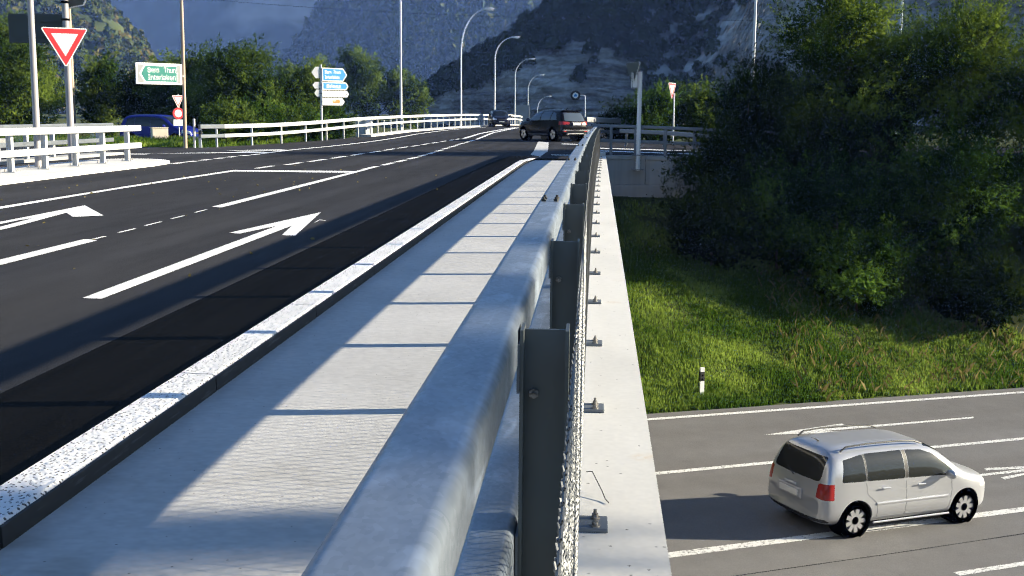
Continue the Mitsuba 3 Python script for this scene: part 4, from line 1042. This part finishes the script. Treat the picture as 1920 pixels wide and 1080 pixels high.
def crown_mesh(rg, lobes, sprays, per, slen, leaf, lw, up=.35, inner=.25, droop=0.0, fill=0.0, fan=.10):
    """lobes: (x, y, z, rx, ry, rz); leafy twigs that start inside the lobes and grow outwards"""
    lb = np.array(lobes, float)
    wts = (lb[:, 3] * lb[:, 4] * lb[:, 5]) ** .72
    k = rg.choice(len(lb), sprays, p=wts / wts.sum())
    d = unit(rg.normal(size=(sprays, 3)))
    rr = (inner + (1 - inner) * rg.random(sprays) ** .5)[:, None]
    o = lb[k, :3] + d * lb[k, 3:] * rr * .88
    g = unit(unit(d * lb[k, 3:]) * .8 + np.array([0, 0, up]) + rg.normal(size=(sprays, 3)) * .35)
    sl = slen * rg.uniform(.5, 1.3, (sprays, 1))
    t = rg.random((sprays, per)) ** .8
    p = o[:, None] + g[:, None] * (t * sl)[..., None] + np.array([0, 0, -droop])[None, None] * (t ** 2 * sl)[..., None]
    p = p + rg.normal(size=p.shape) * fan * (1 - .5 * t[..., None]) * slen
    ld = g[:, None] * .8 + rg.normal(size=p.shape) * .75
    v, f = leaves(p.reshape(-1, 3), ld.reshape(-1, 3), leaf, lw, rg)
    if fill:
        m = int(fill)
        k = rg.choice(len(lb), m, p=wts / wts.sum())
        q = lb[k, :3] + unit(rg.normal(size=(m, 3))) * lb[k, 3:] * (rg.random((m, 1)) ** .45) * .85
        v2, f2 = leaves(q, rg.normal(size=(m, 3)), leaf * 2.4, lw * 3.2, rg)
        v, f = np.vstack([v, v2]), np.vstack([f, f2 + len(v)])
    return v, f

def branch_mesh(rg, base, top, r, lobes, nb=9):
    base, top = np.array(base, float), np.array(top, float)
    s = np.linspace(0, 1, 9)[:, None]
    wob = rg.normal(size=(9, 3)) * .05 * np.linalg.norm(top - base) * (s * (1 - s)) * 2
    tr = base + (top - base) * s + wob
    trunk = tube(tr, np.linspace(r, r * .25, 9) * np.r_[1.35, np.ones(8)], 9)
    out = []
    lb = np.array(lobes, float)
    for j in range(nb):
        k = rg.integers(len(lb))
        i = rg.integers(2, 8)
        end = lb[k, :3] + unit(rg.normal(size=3)) * lb[k, 3:] * .75
        st = tr[i]
        mid = (st + end) / 2 + [0, 0, .12 * np.linalg.norm(end - st)]
        u_ = np.linspace(0, 1, 6)[:, None]
        out.append(tube((1 - u_) ** 2 * st + 2 * u_ * (1 - u_) * mid + u_ ** 2 * end, np.linspace(r * .38, r * .08, 6), 6))
    return trunk, out

def plant(name, label, cat_, x, y, lobes, sprays, per, slen, leaf, lw, m, seed, group=None, trunk_r=.12, z=None, trunk=True, height=None, nb=8, **kw):
    rg = np.random.default_rng(seed)
    z0 = float(ground_z(x, y)) if z is None else z
    t = thing(name, label, cat_, group)
    lb = [(x + a, y + b, z0 + c, d, e, f) for a, b, c, d, e, f in lobes]
    if trunk:
        hi = max(q[2] + q[5] * .5 for q in lb)
        tr, lim = branch_mesh(rg, (x, y, z0 - .2), (x + rg.normal() * .15, y + rg.normal() * .15, hi), trunk_r, lb, nb)
        part(t, 'trunk', tr, 'm_bark', smooth=60)
        for l_ in lim: part(t, 'limb', l_, 'm_bark', smooth=60)
    part(t, 'crown', crown_mesh(rg, lb, sprays, per, slen, leaf, lw, **kw), m)
    return t

# trees above the lower road, right of the bridge
def rand_lobes(rg, H, R, n, z0=.25, top=.28, sq=.9):
    out = []
    for i in range(n):
        h = z0 * H + (H - z0 * H) * (i + .4) / n
        prof = math.sin(math.pi * min(1, max(.12, (h / H - z0 * .5) / (1.12 - z0 * .5)))) ** .7
        rr = R * prof
        a = i * 2.4 + rg.uniform(-.5, .5)
        q = rr * .48
        out.append((q * math.cos(a) * 1.15, q * math.sin(a) * 1.05, h, rr * .5 + .18, rr * .47 + .18, H / n * .9 + .25))
    out.append((0, 0, H * .6, R * .5, R * .5, H * .36))
    return out
RT = [  # label, x, y, height, radius, lobes, sprays, seed, material
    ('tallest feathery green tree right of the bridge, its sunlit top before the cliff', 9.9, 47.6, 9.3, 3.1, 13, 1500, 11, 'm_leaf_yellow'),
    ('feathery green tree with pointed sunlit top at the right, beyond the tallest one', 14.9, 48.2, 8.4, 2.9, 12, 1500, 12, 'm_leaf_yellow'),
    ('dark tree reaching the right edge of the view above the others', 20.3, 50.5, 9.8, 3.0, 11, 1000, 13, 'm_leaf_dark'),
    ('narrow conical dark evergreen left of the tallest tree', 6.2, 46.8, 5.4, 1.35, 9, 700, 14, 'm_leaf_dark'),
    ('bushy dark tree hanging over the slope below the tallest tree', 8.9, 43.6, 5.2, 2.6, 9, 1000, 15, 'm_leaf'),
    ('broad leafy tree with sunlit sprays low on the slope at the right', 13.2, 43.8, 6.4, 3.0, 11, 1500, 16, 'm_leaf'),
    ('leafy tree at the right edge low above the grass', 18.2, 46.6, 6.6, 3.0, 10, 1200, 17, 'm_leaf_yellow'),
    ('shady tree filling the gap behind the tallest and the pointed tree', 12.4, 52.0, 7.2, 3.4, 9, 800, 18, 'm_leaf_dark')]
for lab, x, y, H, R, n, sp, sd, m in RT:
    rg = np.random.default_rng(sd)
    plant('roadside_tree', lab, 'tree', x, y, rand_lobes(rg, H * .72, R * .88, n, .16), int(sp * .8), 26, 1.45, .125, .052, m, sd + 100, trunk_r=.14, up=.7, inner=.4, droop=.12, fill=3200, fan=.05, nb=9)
# bushes over the slope
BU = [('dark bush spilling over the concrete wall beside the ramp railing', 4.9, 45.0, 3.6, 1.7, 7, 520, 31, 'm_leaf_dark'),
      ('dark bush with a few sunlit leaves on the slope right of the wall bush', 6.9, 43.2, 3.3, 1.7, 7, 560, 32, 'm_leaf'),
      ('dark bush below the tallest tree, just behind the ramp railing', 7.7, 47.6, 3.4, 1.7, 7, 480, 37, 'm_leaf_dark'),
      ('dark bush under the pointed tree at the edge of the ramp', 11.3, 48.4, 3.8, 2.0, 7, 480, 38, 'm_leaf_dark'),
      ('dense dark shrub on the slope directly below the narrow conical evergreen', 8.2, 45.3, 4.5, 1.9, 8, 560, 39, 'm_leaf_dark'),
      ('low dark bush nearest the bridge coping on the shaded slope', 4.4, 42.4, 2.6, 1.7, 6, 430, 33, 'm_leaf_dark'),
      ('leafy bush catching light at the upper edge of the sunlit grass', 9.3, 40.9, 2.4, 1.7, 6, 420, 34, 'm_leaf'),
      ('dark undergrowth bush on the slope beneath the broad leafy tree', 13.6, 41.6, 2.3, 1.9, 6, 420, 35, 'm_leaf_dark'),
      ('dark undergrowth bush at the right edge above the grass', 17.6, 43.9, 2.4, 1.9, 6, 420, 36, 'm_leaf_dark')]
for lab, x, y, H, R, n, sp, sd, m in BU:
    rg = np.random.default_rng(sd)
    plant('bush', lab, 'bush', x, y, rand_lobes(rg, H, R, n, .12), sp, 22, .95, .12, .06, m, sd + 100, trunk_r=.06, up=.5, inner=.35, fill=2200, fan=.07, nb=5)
RB = [('sunlit rounded bush behind the sideways yield sign', 3.6, 69, 2.9, 1.7, 41, 'm_leaf'), ('bright green bush right of the sideways yield sign', 6.1, 70, 3.2, 1.7, 42, 'm_leaf_yellow'), ('bush between the bright bush and the conical evergreen', 8.9, 70.5, 3.6, 1.8, 43, 'm_leaf'),
      ('dark bush left of the sideways yield sign, lowest of the row', 1.9, 71, 2.0, 1.2, 44, 'm_leaf_dark')]
for lab, x, y, H, R, sd, m in RB:
    rg = np.random.default_rng(sd)
    plant('bush', lab, 'bush', x, y, rand_lobes(rg, H, R, 6, .12), 420, 14, .9, .18, .10, m, sd + 100, trunk_r=.06, fill=500, nb=4)
# row of trees going on to the right, out of view, that shades the slope and dapples the railing
OFF = [(24.5, 45.8, 6.6, 2.8, 61), (29.5, 47.0, 8.4, 3.0, 62), (36, 51.0, 8.0, 3.0, 63), (24.5, 52.0, 6.8, 2.8, 64), (32, 55, 8.0, 3.0, 65)]
for i, (x, y, H, R, sd) in enumerate(OFF):
    rg = np.random.default_rng(sd)
    plant('roadside_tree', None, 'tree', x, y, rand_lobes(rg, H, R, 9, .14), 600, 11, 1.3, .26, .13, 'm_leaf_dark', sd + 100, trunk_r=.14, fill=1800, nb=4)
    labels[[k for k in labels if k.startswith('roadside_tree') and '__' not in k][-1]].update(label='roadside tree farther along the lower road, out of view to the right', group='trees farther along the lower road')
rg = np.random.default_rng(77)
plant('roadside_tree', 'tall loose tree standing near the bridge, out of view to the right', 'tree', 24.0, 6.4, [(rg.normal() * 1.5, rg.uniform(-2.3, 2.8), 11.6 + rg.normal() * .75, .8, .17, .28) for _ in range(24)], 250, 13, .30, .2, .10, 'm_leaf', 177, trunk_r=.18, z=-3.5, nb=14)

# trees left, beyond the slip road and the guard railing
LT = [  # label, x, y, H, R, sprays, seed, mat
    ('rounded sunlit green tree right of the green direction board', -21.6, 71, 6.4, 3.1, 1500, 51, 'm_leaf_left'),
    ('dark tree behind the brown sign pole', -25.2, 73, 6.0, 2.3, 900, 52, 'm_leaf_left'),
    ('low dark tree to the right of the rounded sunlit tree', -18.8, 72, 3.9, 2.2, 900, 53, 'm_leaf_dark'),
    ('narrow upright tree left of the finger post', -17.9, 76, 5.4, 1.15, 700, 54, 'm_leaf_left'),
    ('young light tree with open crown behind the thick mast', -33.0, 78, 6.0, 1.5, 420, 55, 'm_leaf_yellow'),
    ('dark conifer left of the green direction board', -29.0, 76, 4.9, 1.9, 800, 56, 'm_leaf_dark'),
    ('small dark conifer between the mast and the direction board', -32.0, 82, 4.2, 1.1, 420, 57, 'm_leaf_dark'),
    ('big sunlit tree at the left edge behind the lamp post', -38.5, 74, 8.6, 4.0, 1700, 58, 'm_leaf_left'),
    ('dark tree between the lamp post and the thick mast', -33.8, 68, 6.2, 2.6, 1100, 59, 'm_leaf_left')]
for lab, x, y, H, R, sp, sd, m in LT:
    rg = np.random.default_rng(sd)
    plant('tree', lab, 'tree', x, y, rand_lobes(rg, H * .84, R, 9, .12), int(sp * .9), 18, 1.0, .19, .10, m, sd + 100, trunk_r=.13, fill=1600, fan=.11, nb=6)
HB = [(-16.6, 55, 1.2, 1.0), (-16.4, 58.5, 1.3, 1.1), (-15.9, 62, 1.25, 1.1), (-15.7, 65.5, 1.3, 1.0), (-15.6, 69, 1.3, 1.1), (-15.5, 72.5, 1.4, 1.0), (-17.4, 67.8, 2.4, 1.5), (-17.6, 71.5, 2.7, 1.5)]
HB.sort(key=lambda q: q[1])
ORD = ['first', 'second', 'third', 'fourth', 'fifth', 'sixth', 'seventh', 'eighth']
for i, (x, y, H, R) in enumerate(HB):
    rg = np.random.default_rng(200 + i)
    k = plant('hedge_bush', f'leafy bush growing right behind the roadside railing, {ORD[i]} one from the brown sign pole', 'bush', x - .4, y, rand_lobes(rg, H + .3, R, 5, .1), 360, 14, .7, .17, .10, 'm_leaf' if i % 2 else 'm_leaf_left', 300 + i, group='bushes behind the roadside railing', trunk=False, fill=420)
FT = [('hazy sunlit round tree standing alone beyond the bridge railing', -42, 215, 12.5, 5.2, 71, 'm_leaf_left'), ('dark tree right of the lone hazy round tree', -34.5, 218, 8.5, 4.4, 72, 'm_leaf_left'), ('broad hazy tree left of the lone round tree', -49.5, 225, 9, 5.0, 73, 'm_leaf_left'),
      ('pale hazy tree right of the finger post', -57, 220, 9.5, 4.4, 74, 'm_leaf_left')]
for lab, x, y, H, R, sd, m in FT:
    rg = np.random.default_rng(sd)
    plant('tree', lab, 'tree', x, y, rand_lobes(rg, H, R, 8, .08), 700, 14, 2.0, .6, .36, m, sd + 100, trunk_r=.3, z=-.6, fill=500, nb=4)

# grass: blades on the slope above the lower road
def grass(name, label, pts, hgt, wid, m, seed, lean=.5):
    rg = np.random.default_rng(seed)
    n = len(pts)
    z = ground_z(pts[:, 0], pts[:, 1]) - .03
    a = rg.uniform(0, 2 * np.pi, n)
    side = np.stack([np.cos(a), np.sin(a), 0 * a], 1)
    ln = np.stack([np.cos(a + 1.6) , np.sin(a + 1.6), 0 * a], 1) * rg.uniform(0, lean, (n, 1))
    clump = meshkit.fbm(np.c_[pts * .9, 0 * z], 3, 9)[:, None]
    h = hgt * rg.uniform(.45, 1.2, (n, 1)) * (.45 + 1.1 * clump)
    b = np.c_[pts, z]
    w = wid * rg.uniform(.6, 1.4, (n, 1))
    v = np.stack([b - side * w / 2, b + side * w / 2, b + side * w * .3 + ln * h * .35 + [0, 0, 1] * h * .6, b + ln * h + [0, 0, 1] * h * .95], 1).reshape(-1, 3)
    k = np.arange(n)[:, None] * 4
    key = thing(name, label, 'grass', kind='stuff')
    scene[key] = mikit.ply((v, np.vstack([k + [0, 1, 2], k + [0, 2, 3]])), m)
rg = np.random.default_rng(5)
N = 190000
t_, h_ = rg.uniform(-6, 17, N), 9.62 + 13.5 * rg.random(N) ** 1.35
P_ = P0[:2] + t_[:, None] * DXY + h_[:, None] * HN[:2]
edge = 9.62 + .30 * meshkit.fbm(np.c_[t_ * 1.3, 0 * t_, 0 * t_], 3, 2)
P_ = P_[(h_ > edge) & (P_[:, 1] < 46) & (P_[:, 0] > .2) & (P_[:, 0] < 21)]
grass('grass', 'long bright green grass on the slope above the lower road', P_, .21, .038, 'm_grass', 6)
sel = P_[rg.random(len(P_)) < .022]
grass('dry_stalks', 'straw coloured dry stalks scattered through the green slope grass', sel[(sel[:, 0] > 6)], .40, .03, 'm_dry', 7, .9)
N = 26000
P2 = np.c_[rg.uniform(-30, -15.2, N), rg.uniform(49.8, 62, N)]
P2 = P2[P2[:, 0] < rail3_x(P2[:, 1]) - .35]
grass('verge_grass', 'green weedy grass verge in front of the blue car', P2, .38, .06, 'm_grass', 8)
# fallen leaves and grit on the carriageway
n = 100
px_ = rg.uniform(-11.5, -3.0, n); py_ = 8 + 26 * rg.random(n) ** 1.0
keep = (px_ < -5) | (rg.random(n) < .35)
pp = np.c_[px_, py_, zr(py_) + .008][keep]
v, f = leaves(pp, np.c_[rg.normal(size=(len(pp), 2)), np.abs(rg.normal(size=len(pp))) * .25],   .06, .045, rg)
k = thing('fallen_leaves', 'small pale fallen leaves scattered over the dark asphalt', 'leaves', kind='stuff'); scene[k] = mikit.ply((v, f), 'm_dry')
#@@FAR
# ------------------------------------------------------------------ far: cliff, hills, mountains
def grid_mesh(P):
    a, b = P.shape[:2]
    ii, jj = np.meshgrid(np.arange(a - 1), np.arange(b - 1), indexing='ij')
    q = np.stack([ii * b + jj, (ii + 1) * b + jj, (ii + 1) * b + jj + 1, ii * b + jj + 1], -1).reshape(-1, 4)
    return P.reshape(-1, 3), q
def nz3(x, y, z, s, o=4, seed=0): return meshkit.fbm(np.stack([x * s, y * s, z * s], -1), o, seed) - .5

def rock_fn(p, n, uv):
    warp = fbm(p.x * .05, p.y * .05, p.z * .08, 3)
    strata = fbm(p.x * .04, p.y * .02, p.z * .85 + 5 * warp, 3)
    blot = fbm(p.x * .11, p.y * .11, p.z * .09, 4)
    drip = fbm(p.x * .55, p.y * .3, p.z * .05, 3)
    fine = fbm(p.x * 1.2, p.y * 1.2, p.z * 1.6, 3)
    v = .20 + .17 * smoothstep(.38, .66, blot) + .34 * (strata - .5) + .22 * (drip - .5) + .18 * (fine - .5)
    return mix((1.0, .97, .92), (.92, .96, 1.0), blot) * dr.maximum(v, .03)
mat('m_rock', bump(prin(proc(rock_fn), .9, spec=.15), lambda p, n, uv: fbm(p.x * .5, p.y * .5, p.z * .9, 4), 1.6, .05))
cu = np.array([-1.35, -1.1, -1.0, 0, .35, .7, 1.0, 1.4, 2.2])
cx = np.array([-40, -60, -58, -29, -1, 22, 50, 105, 230.]); cyv = np.array([470, 400, 352, 334, 326, 319, 312, 298, 268.])
def cliff_base(u): return np.interp(u, cu, cx), np.interp(u, cu, cyv)
U_ = np.linspace(-1.35, 2.2, 330)
V_ = np.linspace(0, 1, 120)
bxc, byc = cliff_base(U_)
tang = np.stack([np.gradient(bxc), np.gradient(byc)], 1); tang /= np.linalg.norm(tang, axis=1, keepdims=True)
for _ in range(14): tang = np.r_[tang[:1], (tang[:-2] + tang[1:-1] + tang[2:]) / 3, tang[-1:]]
outn = np.stack([tang[:, 1], -tang[:, 0]], 1)
face_h = np.interp(bxc, [-60, -45, -31, -16, -7, 3, 13, 20, 26, 34, 44, 70, 113, 230], [8, 15, 19, 26, 28.5, 26, 18, 12, 15, 27, 46, 62, 72, 80])
tot_h = np.interp(bxc, [-60, -54, -50, -38, -27, -16, 0, 20, 50, 113, 230], [5, 14, 19, 27, 34, 40.5, 50, 60, 85, 110, 125])
face_h[bxc < -57] = 4; tot_h = np.maximum(tot_h, face_h + 1)
zf = np.minimum(V_ / .55, 1)[None] * face_h[:, None] + np.clip((V_ - .55) / .45, 0, 1)[None] * (tot_h - face_h)[:, None] - 7
back = .16 * np.minimum(V_ / .55, 1)[None] * face_h[:, None] + (np.clip((V_ - .55) / .45, 0, 1)[None] * (tot_h - face_h)[:, None]) * 1.15
X = bxc[:, None] - outn[:, :1] * back; Y = byc[:, None] - outn[:, 1:] * back
d = 5.0 * nz3(X, Y, zf, .045, 4, 2) * 2 + 3.4 * nz3(X, Y * .5, zf * 2.0, .16, 4, 4) * 2 + 1.5 * nz3(X * .5, Y * .3, zf * 2.4, .5, 3, 6) * 2
d += 2.2 * np.abs(nz3(X * 1.6, Y, zf * .25, .12, 3, 8)) * 2
d *= S(0, .04, V_)[None]
X = X + outn[:, :1] * d; Y = Y + outn[:, 1:] * d
CL = np.stack([X, Y, zf], -1)
cl = thing('cliff', kind='structure')
scene[cl] = mikit.ply(trimesh.Trimesh(*[grid_mesh(CL)[0]], faces=np.vstack([grid_mesh(CL)[1][:, [0, 1, 2]], grid_mesh(CL)[1][:, [0, 2, 3]]]), process=False), 'm_rock', smooth=38)

def clumps(pos, rad, rg, per, cols, size=.38, conic=None):
    """a tree crown at every pos: per leafy triangles each on a bumpy ellipsoid or cone; colours per tree"""
    n = len(pos)
    d = unit(rg.normal(size=(n, per, 3)))
    d[..., 2] = np.abs(d[..., 2]) * 1.15 - .35
    if conic is None: conic = np.zeros(n, bool)
    hh = rad[:, None] * 1.25
    rr = .80 + .35 * rg.random((n, per))
    p = d * rr[..., None] * np.stack([rad, rad, rad * 1.25], 1)[:, None]
    c = conic[:, None]
    u = rg.random((n, per)) ** .7; an = rg.uniform(0, 2 * np.pi, (n, per))
    cone = np.stack([np.cos(an) * u * rad[:, None] * .55, np.sin(an) * u * rad[:, None] * .55, (1 - u) * rad[:, None] * 3.0 - rad[:, None] * .7], -1)
    p = np.where(c[..., None], cone, p)
    nd = unit(np.where(c[..., None], np.stack([np.cos(an), np.sin(an), .5 + 0 * an], -1), d) + rg.normal(size=(n, per, 3)) * .35)
    a = unit(np.cross(nd, rg.normal(size=(n, per, 3)))); b = np.cross(nd, a)
    s = (size * rad)[:, None, None] * rg.uniform(.6, 1.4, (n, per, 1))
    ctr = pos[:, None] + p
    v = np.stack([ctr + a * s, ctr - a * s * .6 + b * s, ctr - a * s * .6 - b * s], 2).reshape(-1, 3)
    f = np.arange(n * per * 3).reshape(-1, 3)
    ci = cols[rg.integers(0, len(cols), n)] * rg.uniform(.85, 1.15, (n, 1))
    cc = np.repeat(ci, per * 3, 0) * np.repeat(rg.uniform(.95, 1.05, (n * per, 1)), 3, 0)
    return v, f, cc
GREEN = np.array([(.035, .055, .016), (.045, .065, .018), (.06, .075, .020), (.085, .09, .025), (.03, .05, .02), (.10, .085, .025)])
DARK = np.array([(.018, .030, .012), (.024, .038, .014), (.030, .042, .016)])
def forest(name, label, pos, rad, seed, per, cols, size=.38, conic=None):
    rg = np.random.default_rng(seed)
    v, f, c = clumps(pos, rad, rg, per, cols, size, conic)
    key = thing(name, label, 'forest', kind='stuff')
    scene[key] = mikit.ply((v, f), 'm_forest', smooth=False, color=c)
# woods on the cliff top and in its gullies
rg = np.random.default_rng(8)
iu = rg.integers(0, len(U_), 5200); iv = rg.integers(0, len(V_), 5200)
P_ = CL[iu, iv]; vv = V_[iv]; uu = U_[iu]
fx_ = P_[:, 0]
n6 = nz3(P_[:, 0], P_[:, 1], P_[:, 2], .09, 3, 3)
pr = np.where(vv > .56, 1.0, 0.0) + .8 * S(.50, .58, vv + .25 * n6) * (fx_ < 30) + .9 * S(12, 16, fx_) * (1 - S(24, 29, fx_)) + .35 * S(.10, .2, n6) + np.where(vv < .08, .5, 0)
pr = np.where((fx_ > 34) & (vv > .56), .45, pr)
sel = rg.random(len(P_)) < pr
P_ = P_[sel]
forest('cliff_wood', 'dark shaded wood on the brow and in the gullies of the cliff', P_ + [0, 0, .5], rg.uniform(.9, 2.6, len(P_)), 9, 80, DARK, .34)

# hill at the left with a lit wood and a strip of meadow
mat('m_hill', prin(proc(lambda p, n, uv: mix((.035, .05, .02), (.10, .115, .035), smoothstep(.35, .7, fbm(p.x * .02, p.y * .02, p.z * .02, 4)))), .95, spec=.1))
mat('m_meadow', prin(proc(lambda p, n, uv: mix((.13, .15, .035), (.20, .20, .06), fbm(p.x * .04, p.y * .04, 0, 3))), .95, spec=.1))
def hill_z(x, y):
    e = (-.362 * y - x)                                  # metres left of the foot line
    z = (28 * (1 - np.exp(-np.maximum(e, 0) / 9.0)) + 95 * (1 - np.exp(-np.maximum(e, 0) / 95.0))) * (.12 * S(535, 560, y) + .88 * S(548, 668, y))
    return z + 7 * nz3(x, y, 0 * x, .016, 4, 12) * S(0, 40, e) * S(535, 600, y) - 2 * (1 - S(540, 580, y))
hx, hy = np.meshgrid(np.linspace(-560, -190, 90), np.linspace(530, 900, 90), indexing='ij')
solo('left_hill', grid_mesh(np.stack([hx, hy, hill_z(hx, hy)], -1)), 'm_hill', kind='structure', smooth=True)
rg = np.random.default_rng(21)
n = 8500
fx, fy = rg.uniform(-520, -205, n), rg.uniform(536, 880, n)
az = fx / fy
ex_ = -.362 * fy - fx
ok = ex_ > 2
fx, fy = fx[ok], fy[ok]; fz = hill_z(fx, fy)
mead = (np.abs(fz - (49 - .42 * (fx + 271))) < 3.2) & (fx < -238) & (fx > -300) & (fy < 668)
ok = ~mead | (rg.random(len(fx)) < .05)
forest('hill_wood', 'sunlit mixed wood covering the hill at the left', np.c_[fx, fy, fz + 1.4][ok], rg.uniform(1.8, 3.6, ok.sum()), 22, 40, GREEN, .46, rg.random(ok.sum()) < .2)

# sunlit wooded slope in the middle distance
def slope_z(x, y):
    e = (x + .236 * y)
    z = .62 * np.maximum(y - 1150, 0) * S(-80, 130, e + .10 * (y - 1200)) + .10 * np.maximum(e, 0)
    return z + 26 * nz3(x, y, 0 * x, .006, 4, 30) - 4
sx, sy = np.meshgrid(np.linspace(-520, 60, 80), np.linspace(1120, 1500, 70), indexing='ij')
solo('wooded_slope', grid_mesh(np.stack([sx, sy, slope_z(sx, sy)], -1)), 'm_hill', kind='structure', smooth=True)
n = 6500
fx, fy = rg.uniform(-470, 20, n), rg.uniform(1130, 1490, n)
fz = slope_z(fx, fy)
ok = (fz > 3) & (fx > -.236 * fy - 70)
forest('slope_wood', 'hazy sunlit conifer wood on the slope between the dark mountain and the cliff', np.c_[fx, fy, fz + 3][ok], rg.uniform(4.0, 7.5, ok.sum()), 31, 30, GREEN[[0, 1, 2, 4, 1, 3]], .62, rg.random(ok.sum()) < .65)

# far shaded mountain with pale rock
def mt_fn(p, n, uv):
    b = fbm(p.x * .004, p.y * .004, p.z * .005, 4)
    rock = smoothstep(.55, .66, b) * smoothstep(60, 140, p.z)
    f = fbm(p.x * .03, p.y * .03, p.z * .02, 3)
    return mix(mi.Color3f(.030, .042, .026) * (.6 + .8 * f), mi.Color3f(.26, .25, .24) * (.5 + .9 * f), rock)
mat('m_mountain', bump(prin(proc(mt_fn), .95, spec=.1), lambda p, n, uv: fbm(p.x * .02, p.y * .02, p.z * .02, 4), 12, .8))
mx, my = np.meshgrid(np.linspace(-2300, 900, 190), np.linspace(2300, 2900, 90), indexing='ij')
mz = (.50 * (mx + 1300) * S(-1800, -1000, mx) * S(2300, 2700, my)) + .85 * np.maximum(my - 2320, 0)
mz = np.maximum(mz, 0) + (150 * nz3(mx, my, 0 * mx, .0022, 5, 40) + 60 * np.abs(nz3(mx, my, 0 * mx, .006, 4, 41))) * S(2300, 2600, my)
mz = np.minimum(mz, 330 + 40 * nz3(mx, my, 0 * mx, .004, 3, 44))
solo('far_mountain', grid_mesh(np.stack([mx, my, mz - 30], -1) * .78), 'm_mountain', kind='structure', smooth=True)

a_, b_ = np.array([-62.0, 160, 17.4]), np.array([-18.0, 160, 14.6])
u_ = np.linspace(-1.0, 2.2, 24)[:, None]
solo('overhead_cable', tube(a_ + (b_ - a_) * u_ + [0, 0, -1.2] * (u_ * (1 - u_)), .03, 5), 'm_black', 'thin dark overhead cable crossing in front of the blue mountain', 'cable')

# ------------------------------------------------------------------ air
scene['haze_air'] = {'type': 'homogeneous', 'albedo': {'type': 'rgb', 'value': [.95, .95, .95]}, 'sigma_t': {'type': 'rgb', 'value': [.000042, .000073, .000185]}}
scene['haze'] = {'type': 'cube', 'to_world': T().translate([0, 2000, 129]).scale([6500, 5500, 161]), 'bsdf': {'type': 'null'}, 'interior': {'type': 'ref', 'id': 'haze_air'}}
labels['haze'] = {'label': 'thin blue summer haze in the valley air', 'category': 'haze', 'kind': 'stuff'}
scene['camera']['medium'] = {'type': 'ref', 'id': 'haze_air'}
